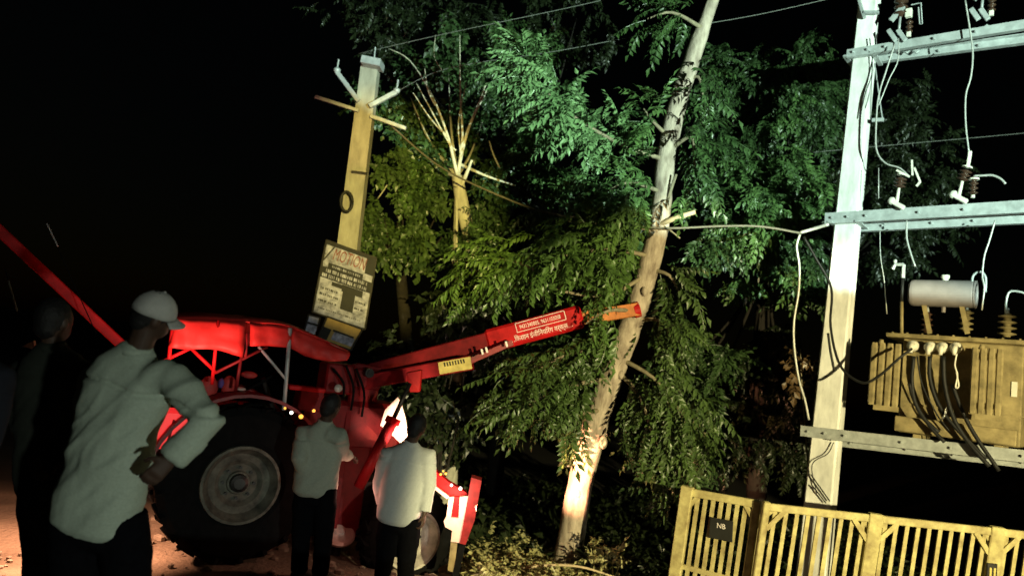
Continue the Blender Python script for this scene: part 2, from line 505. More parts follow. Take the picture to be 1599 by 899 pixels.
# knots, split bark and cut stubs
for (px, py, d, s_) in [(942, 690, 8.62, .07), (903, 770, 8.72, .05), (1006, 455, 8.55, .05), (970, 585, 8.62, .05), (1024, 352, 8.6, .08)]:
    c = W(px, py, d); MB().ell(c, cr * s_ * .7, cu * s_ * 1.2, fwd * s_ * .6, 10).build('knot', BARK, trunk, smooth=True)
for (a, b_, r_) in [((1030, 350, 8.62), (1086, 331, 8.4), .035), ((1031, 350, 8.62), (1062, 372, 8.5), .012), ((1037, 330, 8.62), (1056, 272, 8.5), .022)]:
    A, B_ = W(*a), W(*b_); st = MB().tube([A, (A + B_) / 2 + V((0, 0, .01)), B_], [r_, r_ * .85, r_ * .7], 8).build('cut_branch', CUTWOOD if r_ > .03 else BARK2, tree, smooth=True)

# boughs: (pixel path with depth, foliage radius px, number of sprays, kind, leaf material)
boughs = [
    ([(1040, 250, 8.7), (975, 228, 8.5), (900, 185, 8.4), (850, 140, 8.4), (818, 98, 8.4)], 25, 120, 'S', LEAFP),
    ([(1033, 300, 8.7), (985, 285, 8.3), (945, 300, 8.2)], 50, 62, 'S', LEAF),
    ([(1045, 215, 8.7), (1020, 190, 8.5), (1005, 170, 8.4)], 34, 24, 'S', LEAF),
    ([(1050, 230, 8.7), (1080, 215, 8.5), (1085, 260, 8.4)], 42, 40, 'S', LEAF2),
    ([(1070, 130, 8.8), (1090, 120, 8.7), (1098, 150, 8.6)], 34, 20, 'S', LEAF2),
    ([(1098, 45, 8.8), (1050, 20, 8.8), (1010, 30, 8.8)], 30, 20, 'S', LEAF2),
    ([(1015, 400, 8.7), (960, 390, 8.3), (900, 395, 8.1), (840, 410, 8.1)], 52, 95, 'L', LEAFY),
    ([(1008, 430, 8.7), (950, 460, 8.3), (880, 455, 8.2), (790, 430, 8.3)], 42, 80, 'L', LEAFY),
    ([(1028, 360, 8.7), (960, 350, 8.5), (880, 345, 8.6)], 40, 40, 'L', LEAFY),
    ([(840, 420, 8.4), (780, 405, 8.6), (735, 430, 8.8)], 45, 46, 'L', LEAFY),
    ([(990, 485, 8.6), (950, 485, 8.1), (915, 505, 8.0)], 34, 40, 'L', LEAFY),
    ([(970, 545, 8.7), (920, 545, 8.4), (870, 560, 8.3), (820, 590, 8.3)], 50, 70, 'L', LEAF3),
    ([(955, 590, 8.7), (900, 600, 8.3), (845, 620, 8.2), (800, 650, 8.2)], 46, 80, 'L', LEAF3),
    ([(940, 640, 8.7), (890, 650, 8.4), (850, 680, 8.4)], 45, 45, 'L', LEAF3),
    ([(990, 500, 8.7), (1030, 500, 8.5), (1050, 530, 8.4)], 34, 36, 'L', LEAF3),
    ([(970, 560, 8.7), (1020, 590, 8.4), (1060, 640, 8.3), (1080, 690, 8.3)], 44, 72, 'L', LEAF3),
    ([(965, 580, 8.7), (1000, 620, 8.4), (1020, 680, 8.3), (1045, 730, 8.3)], 40, 60, 'L', LEAF3),
    ([(1015, 420, 8.7), (1045, 430, 8.5), (1060, 455, 8.5)], 26, 20, 'L', LEAF3),
]
def boom_hides(p):
    """true where a spray would hang across the steel boom"""
    q = p - CAM; z = q.dot(fwd); x = q.dot(cr) / z * F + 799.5; y = 449.5 - q.dot(cu) / z * F
    if 730 < x < 915 and abs(y - (524 - (x - 757) * .2)) < 30 and z < 8.6: return True
    for tp_ in tpts[1:10]:
        l_ = (tp_ - FLOOD); L_ = l_.length; l_ = l_ / L_; h_ = (p - FLOOD).dot(l_)
        if h_ < L_ - .1 and (p - FLOOD - l_ * h_).length < .16 and rnd.random() < .55: return True
    if 700 < x < 885 and y > 690: return True
    if 945 < x < 1000 and 465 < y < 502 and z < 8.6: return True
    for (ax_, ay_, _), (bx_, by_, _) in zip(trunk_px, trunk_px[1:]):
        if by_ <= y < ay_:
            u = (ay_ - y) / (ay_ - by_); tx = ax_ + (bx_ - ax_) * u
            return abs(x - tx) < 15 and z < 8.8 and rnd.random() < (.35 if 500 < y < 610 else .88)
    return False


rnd = random.Random(3)
leaf_mats = {'S': SPRAY, 'L': SPRAYLONG, 'B': SPRAYBROAD, 'W': SPRAYWEED}
cands = []
for bi, (path, rp_, cnt, kind, lm) in enumerate(boughs):
    pts = smooth_path([W(*q) for q in path], 4)
    b_o = MB().tube(pts, [.028, .018, .008], 7).build('branch', BARK2, tree, smooth=True)
    k_own = kind
    for k in range(int(cnt * 1.35)):
        kind = k_own; u = rnd.uniform(.18, 1.0); i = min(len(pts) - 2, int(u * (len(pts) - 1)))
        base = pts[i].lerp(pts[i + 1], rnd.random())
        r_ = rp_ * 8.4 / F
        off = rsphere(rnd) * r_ * rnd.uniform(.6, 1.35); off.y *= 1.3
        p = base + off * .9
        bd = (pts[-1] - pts[0]).normalized()
        d = (off.normalized() * rnd.uniform(.5, 1.2) + bd * .7 + rsphere(rnd) * .5 + V((0, -.2, -.25 if kind == 'S' else rnd.uniform(-.75, -.1))))
        kind = kind if rnd.random() < .65 else ('L' if kind == 'S' else 'S')
        tip_ = p + d.normalized() * .3
        if any(boom_hides(q_) for q_ in (p, tip_, (p + tip_) / 2, tip_ - V((0, 0, .15)))): continue
        cands.append((p, d, kind, lm, b_o))
rnd.shuffle(cands)
cands.sort(key=lambda c: (c[0] - CAM).length > 8.55)
for i, (p, d, kind, lm, b_o) in enumerate(cands[:300]):
    leaf_obj(rnd.choice(leaf_mats[kind]), orient(p, d, rnd.uniform(.75, 1.2), rnd.uniform(-.9, .9)), lm, b_o, tree)
for lm in (LEAFP, LEAFY, LEAF, LEAF2, LEAF3):
    rest = [(orient(p, d, rnd.uniform(.75, 1.2), rnd.uniform(-.9, .9)), rnd.choice(leaf_mats[kind])) for p, d, kind, l2, b_o in cands[300:] if l2 is lm]
    if rest: bake(rest, 'foliage', lm, tree)


def tree_of(name, label, base_px, trunk_path, trunk_rad, limbs, blobs, lm, kind, bark=BARK2, seed=1, sc=1.0):
    """a background tree: trunk, limbs and a crown of leaf sprays in blobs (px, py, r px, depth, count)"""
    rnd = random.Random(seed)
    pts = [W(*q) for q in trunk_path]; b0 = ground_pt(pts[0]); b0.z -= .05
    root = thing(name, label, 'tree', b0, 'trees in the dark behind the crane')
    MB().tube(smooth_path([b0] + pts, 4), trunk_rad, 10).build('trunk', bark, root, smooth=True)
    for path, rad in limbs:
        MB().tube(smooth_path([W(*q) for q in path], 4), rad, 6).build('branch', bark, root, smooth=True)
    for blob in blobs:
        px, py, r_, d, cnt = blob[:5]; lmb = blob[5] if len(blob) > 5 else lm
        c = W(px, py, d); rm = r_ * d / F; ms = []
        MB().tube(smooth_path([pts[-1], (pts[-1] + c) / 2 + V((0, 0, -.15)), c], 4), [.03, .008], 5).build('branch', bark, root, smooth=True)
        sub = [(rsphere(rnd) * rm, rm * rnd.uniform(.3, .62)) for _ in range(max(4, cnt // 9))]
        for k in range(int(cnt * 2.2)):
            o_, r2 = rnd.choice(sub)
            off = o_ + rsphere(rnd) * r2
            off.y *= 1.2
            dd = rsphere(rnd) + V((0, -.5, -.45))
            ms.append((orient(c + off, dd, sc * rnd.uniform(.5, 1.05), rnd.uniform(-1, 1)), rnd.choice(leaf_mats[kind])))
        bake(ms, 'crown', lmb, root)
    return root


# lopped tree with bare pale branches
lop = tree_of('lopped_tree', 'lopped tree with bare pale forked branches behind the left pole', None,
              [(700, 760, 10.4), (704, 640, 10.4), (722, 500, 10.4), (736, 400, 10.4), (722, 320, 10.4), (714, 275, 10.4)], [.15, .13, .11, .10, .10, .08],
              [([(714, 275, 10.4), (700, 215, 10.3), (675, 150, 10.3), (640, 95, 10.4), (605, 75, 10.5)], [0.0289, 0.0181, 0.0099, 0.0066]),
               ([(716, 270, 10.4), (722, 215, 10.3), (719, 150, 10.3), (718, 55, 10.3)], [0.0289, 0.0198, 0.0132, 0.0066]),
               ([(716, 262, 10.4), (730, 205, 10.3), (748, 165, 10.2), (766, 130, 10.2)], [0.0289, 0.0215, 0.0165, 0.0083]),
               ([(735, 190, 10.25), (752, 150, 10.2), (760, 128, 10.2)], [0.0149, 0.0083]),
               ([(700, 215, 10.3), (672, 185, 10.3), (645, 145, 10.2)], [0.0165, 0.0099, 0.0066]),
               ([(680, 165, 10.3), (668, 140, 10.2), (663, 105, 10.2)], [0.0165, 0.0116, 0.0066]),
               ([(712, 235, 10.3), (700, 222, 10.3), (672, 170, 10.2), (650, 130, 10.2)], [0.0132, 0.0099, 0.0066]),
               ([(719, 240, 10.3), (716, 190, 10.3), (728, 130, 10.2)], [0.0132, 0.0083, 0.0050]),
               ([(690, 110, 10.3), (678, 88, 10.3), (680, 55, 10.3)], [0.0066, 0.0042]),
               ([(716, 300, 10.4), (727, 275, 10.3), (737, 250, 10.2)], [0.0330, 0.0289, 0.0181]),
               ([(715, 255, 10.4), (760, 275, 10.3), (805, 290, 10.3)], [0.0248, 0.0181, 0.0083]),
               ([(780, 262, 10.3), (770, 240, 10.2), (764, 220, 10.2)], [0.0149, 0.0099]),
               ([(590, 310, 10.3), (604, 290, 10.2), (612, 275, 10.2)], [0.0099, 0.0066])],
              [(640, 150, 70, 11.6, 80, LEAFM), (700, 110, 60, 11.6, 50, LEAFM), (700, 175, 70, 11.5, 60, LEAFM), (755, 185, 45, 11.5, 30), (655, 225, 55, 11.4, 45), (716, 460, 24, 10.15, 30, LEAFD), (709, 530, 24, 10.15, 30, LEAFD), (704, 610, 24, 10.15, 34, LEAFD), (703, 690, 26, 10.1, 34, LEAFD)], LEAF2, 'B', BARKPALE, 11, .8)  # dark leaf blobs added over the lower trunk to dim it
tree_of('leafy_tree', 'broad leaved tree with lobed leaves right beside the left pole', None,
        [(640, 800, 11.2), (640, 600, 11.2), (625, 420, 11.2)], [.14, .12, .08], [],
        [(620, 240, 26, 10.6, 18), (635, 270, 36, 10.4, 42), (655, 262, 18, 10.3, 14, LEAFY), (645, 300, 18, 10.3, 14, LEAFY), (600, 340, 40, 10.6, 40), (640, 325, 26, 10.4, 22), (600, 370, 40, 10.6, 45), (640, 355, 30, 10.4, 26), (640, 390, 40, 10.6, 40), (690, 320, 24, 10.5, 16), (690, 370, 34, 10.6, 24, LEAFM), (770, 330, 40, 10.8, 26, LEAFM), (680, 280, 30, 10.6, 18, LEAFM)], LEAF3, 'B', DARKBARK, 12, .8)
tree_of('tall_tree', 'tall green tree just behind the bright lopped bough', None,
        [(770, 800, 12), (790, 500, 12), (820, 300, 12)], [.18, .14, .1], [],
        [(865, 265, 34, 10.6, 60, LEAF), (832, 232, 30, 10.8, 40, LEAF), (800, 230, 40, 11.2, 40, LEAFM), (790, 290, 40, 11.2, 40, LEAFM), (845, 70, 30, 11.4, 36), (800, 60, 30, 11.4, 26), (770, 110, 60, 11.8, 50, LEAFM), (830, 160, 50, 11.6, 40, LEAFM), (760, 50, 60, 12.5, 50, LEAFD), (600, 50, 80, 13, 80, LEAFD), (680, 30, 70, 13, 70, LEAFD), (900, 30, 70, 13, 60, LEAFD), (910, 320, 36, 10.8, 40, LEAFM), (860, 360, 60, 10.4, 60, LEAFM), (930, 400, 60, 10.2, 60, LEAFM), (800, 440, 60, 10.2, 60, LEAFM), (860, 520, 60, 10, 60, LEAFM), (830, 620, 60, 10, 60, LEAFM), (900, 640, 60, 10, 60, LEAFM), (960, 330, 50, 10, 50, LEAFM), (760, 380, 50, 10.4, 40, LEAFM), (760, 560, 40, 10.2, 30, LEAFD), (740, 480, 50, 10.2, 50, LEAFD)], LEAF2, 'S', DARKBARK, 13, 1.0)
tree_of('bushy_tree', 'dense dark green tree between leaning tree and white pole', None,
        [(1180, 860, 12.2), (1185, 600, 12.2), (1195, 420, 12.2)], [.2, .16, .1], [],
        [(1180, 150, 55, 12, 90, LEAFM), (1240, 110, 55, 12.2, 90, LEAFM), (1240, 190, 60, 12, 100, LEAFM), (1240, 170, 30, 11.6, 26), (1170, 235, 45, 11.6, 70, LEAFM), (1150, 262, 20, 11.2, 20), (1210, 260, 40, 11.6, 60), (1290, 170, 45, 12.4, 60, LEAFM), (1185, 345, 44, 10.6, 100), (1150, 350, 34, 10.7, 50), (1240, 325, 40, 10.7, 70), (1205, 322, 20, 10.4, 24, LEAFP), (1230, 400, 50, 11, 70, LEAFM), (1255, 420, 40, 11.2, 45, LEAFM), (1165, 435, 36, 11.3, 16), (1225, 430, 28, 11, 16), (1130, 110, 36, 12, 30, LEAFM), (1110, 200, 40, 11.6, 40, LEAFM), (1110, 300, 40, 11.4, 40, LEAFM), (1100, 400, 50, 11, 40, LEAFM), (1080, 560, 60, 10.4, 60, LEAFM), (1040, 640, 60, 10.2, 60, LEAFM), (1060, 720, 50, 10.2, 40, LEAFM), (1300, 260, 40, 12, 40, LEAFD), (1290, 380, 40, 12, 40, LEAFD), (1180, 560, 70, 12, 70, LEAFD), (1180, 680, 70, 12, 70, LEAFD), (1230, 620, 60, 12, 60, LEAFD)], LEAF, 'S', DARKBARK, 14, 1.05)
tree_of('distant_tree', 'faint dark tree seen past the white pole', None,
        [(1272, 900, 16), (1300, 600, 16), (1330, 400, 16)], [.2, .15, .1], [],
        [(1400, 180, 45, 15, 70), (1420, 260, 55, 15, 80), (1390, 330, 55, 15, 70), (1450, 350, 50, 15.5, 50), (1380, 420, 50, 15, 50)], LEAFD, 'S', DARKBARK, 15, 1.2)

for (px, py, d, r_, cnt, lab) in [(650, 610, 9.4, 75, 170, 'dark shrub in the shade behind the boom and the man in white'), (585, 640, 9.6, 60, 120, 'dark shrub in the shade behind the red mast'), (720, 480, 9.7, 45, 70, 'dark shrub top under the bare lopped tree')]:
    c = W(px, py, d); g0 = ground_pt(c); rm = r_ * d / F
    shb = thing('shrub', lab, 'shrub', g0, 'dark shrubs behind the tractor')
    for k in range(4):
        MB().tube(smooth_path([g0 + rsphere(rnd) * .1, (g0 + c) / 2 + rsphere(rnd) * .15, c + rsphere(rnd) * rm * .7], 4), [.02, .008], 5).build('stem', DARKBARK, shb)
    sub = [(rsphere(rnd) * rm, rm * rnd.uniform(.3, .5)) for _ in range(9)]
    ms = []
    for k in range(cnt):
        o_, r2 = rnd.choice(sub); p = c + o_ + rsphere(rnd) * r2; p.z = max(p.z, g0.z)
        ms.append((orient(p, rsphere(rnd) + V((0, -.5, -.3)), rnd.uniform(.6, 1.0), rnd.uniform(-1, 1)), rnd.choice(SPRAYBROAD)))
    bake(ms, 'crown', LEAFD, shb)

vs = MB()
for k in range(420):
    x, y = rnd.uniform(-4.2, .6), rnd.uniform(5.4, 8.6); r_ = rnd.choice((.012, .018, .028, .045)) * rnd.uniform(.7, 1.2)
    vs.ell(V((x, y, gz(x, y) + r_ * .3)), V((r_ * rnd.uniform(.8, 1.4), 0, 0)), V((0, r_ * rnd.uniform(.8, 1.4), 0)), V((0, 0, r_ * .7)), 6)
o = vs.build('gravel', mat('pale_stone', (.24, .19, .14), .9, .4, 5), None, kind='stuff')
o['label'] = 'loose stones on the dirt road round the tractor'

# dry creeper beside the hanging white wire
cb = ground_pt(W(1250, 860, 8.9))
creeper = thing('dry_creeper', 'brown dry creeper hanging behind the white dangling wire', 'plant', cb)
MB().tube(smooth_path([cb, W(1262, 780, 8.9), W(1258, 680, 8.9), W(1252, 600, 8.9), W(1250, 545, 8.9)], 4), [.012, .006], 5).build('stem', BARK2, creeper, smooth=True)
bake([(orient(W(1254 + rnd.gauss(0, 9), rnd.uniform(545, 620), 8.9 + rnd.gauss(0, .06)), rsphere(rnd), rnd.uniform(.4, .7), rnd.random()), rnd.choice(SPRAYBROAD)) for _ in range(26)], 'foliage', DRYLEAF, creeper)

# weeds round the trunk
ms = []
for k in range(1500):
    px = rnd.uniform(730, 975); py = rnd.uniform(862, 925)
    d = rnd.uniform(7.2, 9.6)
    p = W(px, 900, d)
    if not (-0.75 < p.x < 1.5): continue
    h = 0.10 * max(0, noise.noise(V((p.x * 2.5, p.y * 2.5, 1))) + .35)
    p = V((p.x, p.y, gz(p.x, p.y) + rnd.uniform(0, .06 + h)))
    dd = V((rnd.uniform(-1, 1), rnd.uniform(-1, .6), rnd.uniform(.0, .8)))
    ms.append((orient(p, dd, rnd.uniform(.5, 1.0), rnd.uniform(-.6, .6)), rnd.choice(SPRAYWEED)))
o = bake(ms, 'ground_cover', WEED, None)
o['label'] = 'pale green leafy weeds carpeting the ground round the trunk'
ms = []
for k in range(4500):
    x, y = rnd.uniform(-2.5, 7), 8.6 + 6 * rnd.random() ** 1.3
    if y < 9.3 and x < 1.2: continue
    p = V((x, y, gz(x, y)))
    ms.append((orient(p, V((rnd.uniform(-1, 1), rnd.uniform(-1, 1), rnd.uniform(.3, 1.4))), rnd.uniform(.8, 2.3), rnd.uniform(-.6, .6)), rnd.choice(SPRAYWEED)))
o = bake(ms, 'undergrowth', LEAFD, None)
o['label'] = 'dark low undergrowth behind the fence and tree'
for (px, py, d, cnt, lab) in [(928, 866, 8.3, 16, 'small pale leafy plant close on the right of the trunk'), (958, 878, 8.1, 9, 'little pale plant farther right of the trunk near the fence')]:
    c = W(px, py, d); g0 = ground_pt(c)
    pl = thing('weed_plant', lab, 'plant', g0, 'pale weeds beside the trunk')
    for k in range(3):
        MB().tube([g0, (g0 + c) / 2 + rsphere(rnd) * .04, c + rsphere(rnd) * .1], [.008, .004], 5).build('stem', WEED, pl)
    for k in range(cnt):
        p = c + rsphere(rnd) * .13
        leaf_obj(rnd.choice(SPRAYWEED), orient(p, rsphere(rnd) + V((0, -.3, .3)), rnd.uniform(.7, 1.1), rnd.random()), WEED, pl, pl, 'leaf')
fb = smooth_path([W(790, 892, 8.0), W(850, 882, 8.0), W(905, 884, 7.9), (W(960, 900, 7.8))], 5)
tag(MB().tube(fb, [.012, .015, .01], 6).build('fallen_branch', CUTWOOD, smooth=True), 'thin cut branch lying across the weeds before the trunk', 'branch')

# ------------------------------------------------------------------ double-pole transformer structure
Bd = V((0.77, -0.64, 0)).normalized()          # along the cross beams, towards the right and the camera
Nd = V((-Bd.y * -1, -Bd.x, 0)); Nd = V((Bd.y, -Bd.x, 0)).normalized()   # towards the camera
ZU = V((0, 0, 1))
P0 = W(1297, 640, 8.6)


def S(px, py, off=0.0):
    ray = (W(px, py, 1) - CAM)
    q = P0 + Nd * off
    return CAM + ray * ((q - CAM).dot(Nd) / ray.dot(Nd))


def sz(px, py, off=0.0):
    p = S(px, py, off) - P0
    return p.dot(Bd), p.z


def lp(s_, n_, z_):
    return P0 + Bd * s_ + Nd * n_ + ZU * z_


def lbox(mb, s0, s1, n0, n1, z0, z1):
    return mb.obox(lp((s0 + s1) / 2, (n0 + n1) / 2, (z0 + z1) / 2), Bd * (s1 - s0) / 2, Nd * (n1 - n0) / 2, ZU * (z1 - z0) / 2)


ptop = S(1362, -40); pbot = S(1281, 785); dirp = (pbot - ptop).normalized()
pfoot = pbot + dirp * ((pbot.z - gz(pbot.x, pbot.y) + .1) / -dirp.z)
dps = thing('transformer_pole', 'white concrete pole carrying steel cross beams beside the transformer', 'electric pole', ground_pt(pfoot))
mb = MB()
ptop2 = ptop - dirp * 0.5
K = 14
for (a, b_) in ((0, 1),):
    vs = []; fs = []
    for i in range(K + 1):
        u = i / K; c = pfoot.lerp(ptop2, u); hw = .165 * (1 - u) + .105 * u; hn = .12 * (1 - u) + .085 * u
        ch = .02
        prof = [(-hw + ch, -hn), (hw - ch, -hn), (hw, -hn + ch), (hw, hn - ch), (hw - ch, hn), (-hw + ch, hn), (-hw, hn - ch), (-hw, -hn + ch)]
        for (x, y) in prof: vs.append(c + Bd * x + Nd * y)
    for i in range(K):
        for k in range(8):
            fs.append((i * 8 + k, i * 8 + (k + 1) % 8, (i + 1) * 8 + (k + 1) % 8, (i + 1) * 8 + k))
    fs.append(tuple(range(8))); fs.append(tuple(K * 8 + k for k in range(8)))
    mb.add(vs, fs)
shaft = mb.build('pole_shaft', CONCRETE, dps)


def channel(a, b_, h=.11, w=.055, th=.009, flip=1):
    """steel C channel from a to b_, web facing the camera side"""
    mb = MB(); d = (b_ - a); n_ = (Nd - d.normalized() * Nd.dot(d.normalized())).normalized(); up = d.normalized().cross(n_)
    if up.z < 0: up = -up
    c = (a + b_) / 2
    mb.obox(c, d / 2, n_ * th / 2, up * h / 2)
    for sg in (-1, 1):
        mb.obox(c - n_ * flip * (w / 2 + th / 2) + up * sg * (h / 2 - th / 2), d / 2, n_ * w / 2, up * th / 2)
    return mb


def ext(pa, pb, off, more=0.9):
    a, b_ = S(*pa, off), S(*pb, off); return a, b_ + (b_ - a).normalized() * more


for (pa, pb, off, h) in [((1322, 84), (1599, 38), .20, .10), ((1335, 98), (1599, 63), -.20, .11),
                         ((1288, 341), (1599, 322), .20, .13), ((1318, 356), (1599, 341), -.20, .13),
                         ((1250, 672), (1599, 712), .21, .12), ((1262, 684), (1599, 722), -.21, .10)]:
    a, b_ = ext(pa, pb, off)
    arm = channel(a, b_, h, flip=1 if off > 0 else -1).build('crossarm', GALV, dps)
    for u in (0.03, .09, .16, .35, .5, .7):
        c = a.lerp(b_, u) + Nd * .012
        MB().lathe(c, Nd, [(0, .016), (.018, .016), (.018, .008), (.03, .008), (.03, 0)], 6).build('bolt', GALV, arm)
# clamps round the pole and stays
for (px, py) in [(1348, 95), (1325, 352), (1289, 683)]:
    c = S(px, py, 0)
    for sg in (-1, 1):
        MB().beam(c + Bd * sg * .15 - Nd * .2, c + Bd * sg * .15 + Nd * .22, .02, .05, ZU).build('clamp', GALV, dps)
MB().beam(S(1335, -20, .12), S(1350, 28, .14), .03, .05, Bd).build('stay_bracket', GALV, dps)
MB().beam(S(1349, 20, .15), S(1372, 20, .15), .05, .03, Nd).build('clamp', GALV, dps)
MB().beam(S(1366, 100, .1), S(1378, 185, .1), .02, .01, Nd).build('brace', GALV, dps)
MB().beam(S(1362, 188, .1), S(1380, 187, .1), .03, .04, Nd).build('bracket', GALV, dps)
MB().tube(smooth_path([S(1358, 60, .13), S(1362, 110, .13), S(1350, 150, .14), S(1343, 185, .13)], 5), .006, 5).build('earth_wire', CABLE, dps, smooth=True)
MB().tube(smooth_path([S(1302, 690, .15), S(1292, 708, .16), S(1268, 725, .16), S(1275, 770, .15)], 5), .006, 5).build('earth_wire', CABLE, dps, smooth=True)
for a, b_ in [((1266, 740), (1296, 782)), ((1268, 757), (1290, 785))]:
    MB().tube([S(*a, .16), S(*b_, .16)], .008, 5).build('earth_wire', CABLE, dps)


def sheds(c, ax, n, r_, h, core=.028):
    prof = [(0, core)]
    for i in range(n):
        z0 = h * i / n
        prof += [(z0 + h / n * .25, core), (z0 + h / n * .45, r_), (z0 + h / n * .6, r_), (z0 + h / n * .8, core)]
    prof += [(h, core), (h, 0)]
    return MB().lathe(c, ax, [(0, 0)] + prof, 16)


def fuse(base, mid, top, lean, label):
    """drop-out fuse: clamp on the beam, pin, ribbed insulator, top clamp"""
    root = thing('dropout_fuse', label, 'fuse', S(*base, .2), 'fuse units along the middle beam')
    b0 = S(*base, .26); m0 = S(*mid, .28); t0 = S(*top, .28)
    MB().beam(b0 - Bd * .06 + ZU * .02, b0 + Bd * .08 - ZU * .07, .05, .05, Nd).build('clamp', WHITEPART, root, bevel=.006)
    MB().ell(b0 - Bd * .05 + ZU * .02, Bd * .045, Nd * .03, ZU * .045, 10).build('clamp_eye', WHITEPART, root, smooth=True)
    MB().tube([b0, m0], [.02, .016], 8).build('pin', WHITEPART, root, smooth=True)
    sheds(m0 - (t0 - m0) * .1, t0 - m0, 3, .065, (t0 - m0).length * .9).build('insulator', PORCELAIN, root, smooth=True)
    MB().lathe(t0, t0 - m0, [(0, 0), (0, .05), (.015, .05), (.015, 0)], 12).build('cap', WHITEPART, root)
    return root


f1 = fuse((1400, 316), (1404, 292), (1408, 274), 0, 'brown dropout fuse near the white pole with bent white jaw')
for a, b_, r_ in [((1400, 266), (1420, 276), .022), ((1424, 250), (1425, 274), .018), ((1428, 262), (1437, 284), .02), ((1437, 284), (1431, 291), .02)]:
    MB().beam(S(*a, .3), S(*b_, .3), r_, r_, Nd).build('jaw', WHITEPART, f1)
f2 = fuse((1497, 306), (1503, 281), (1510, 262), 0, 'brown dropout fuse with white top jumper on the right')
MB().beam(S(1511, 262, .3), S(1515, 236, .3), .035, .035, Nd).build('jaw', WHITEPART, f2, bevel=.006)
sheds(S(1519, 305, .3), S(1521, 278, .3) - S(1519, 305, .3), 4, .045, .2, .022).build('insulator', PORCELAIN, f2, smooth=True)
MB().lathe(S(1519, 306, .3), ZU, [(-.02, 0), (-.02, .02), (.02, .02), (.02, 0)], 10).build('ferrule', WHITEPART, f2)
MB().lathe(S(1521, 281, .3), ZU, [(0, 0), (0, .05), (.015, .05), (.015, 0)], 10).build('cap', WHITEPART, f2)

# insulator brackets on the top beam
for (px, py, lab) in [(1403, 55, 'isolator insulator with steel clamps on top beam close to the pole'), (1532, 22, 'isolator insulator with steel clamps on top beam far from the pole')]:
    root = thing('line_isolator', lab, 'insulator', S(px, py, .2), 'isolators on the top beam')
    for dx in (-12, 3):
        MB().beam(S(px + dx - 4, py - 8, .24), S(px + dx + 8, py + 9, .24), .035, .05, Nd).build('clamp', GALV, root, bevel=.004)
        MB().beam(S(px + dx + 18, py + 19, -.1), S(px + dx + 28, py + 27, -.1), .03, .05, Nd).build('clamp', GALV, root, bevel=.004)
    MB().tube([S(px, py, .22), S(px + 3, py - 30, .22)], .014, 8).build('pin', GALV, root, smooth=True)
    sheds(S(px + 3, py - 28, .22), ZU, 3, .075, .22).build('insulator', PORCELAIN, root, smooth=True)
    sheds(S(px + 16, py - 2, .22), ZU, 3, .04, .16, .02).build('insulator', PORCELAIN, root, smooth=True)
    MB().obox(S(px + 16, py - 6 - 28, .22), Bd * .035, Nd * .03, ZU * .05).build('contact', WHITEPART, root, bevel=.006)
    MB().obox(S(px + 16, py - 2, .22), Bd * .022, Nd * .022, ZU * .035).build('contact', WHITEPART, root, bevel=.006)
    MB().beam(S(px - 12, py - 22, .24), S(px + 8, py - 45, .24), .04, .05, Nd).build('bracket', GALV, root)
    if px < 1450:
        MB().tube([S(1423, 8, .24), S(1438, 5, .24), S(1440, 38, .24), S(1436, 38, .24), S(1434, 12, .24)], .008, 5).build('link_rod', GALV, root)

# ------------------------------------------------------------------ transformer
s0, zb = sz(1390, 672, .12); s1, _ = sz(1592, 690, .12); _, zt = sz(1480, 532, .12)
trf = thing('transformer', 'tan oil filled transformer with grey drum on the steel beams', 'transformer', lp((s0 + s1) / 2, 0, zb))
tank = lbox(MB(), s0 + .06, s1, -.42, .06, zb, zt).build('tank', TANKPAINT, trf, bevel=.012)
lbox(MB(), s0 + .075, s1 + .02, -.44, .075, zb + .30, zb + .32).build('stiffener', TANKPAINT, tank)
sl, zl = sz(1383, 526, .2); sr, _ = sz(1600, 530, .2)
lid = lbox(MB(), sl, sr + .03, -.48, .2, zt, zt + .045).build('lid', TANKPAINT, trf, bevel=.006)
for k in range(9):
    MB().lathe(lp(sl + .06 + k * (sr - sl - .1) / 8, .17, zt + .045), ZU, [(0, .012), (.014, .012), (.014, 0)], 6).build('bolt', TANKPAINT, lid)
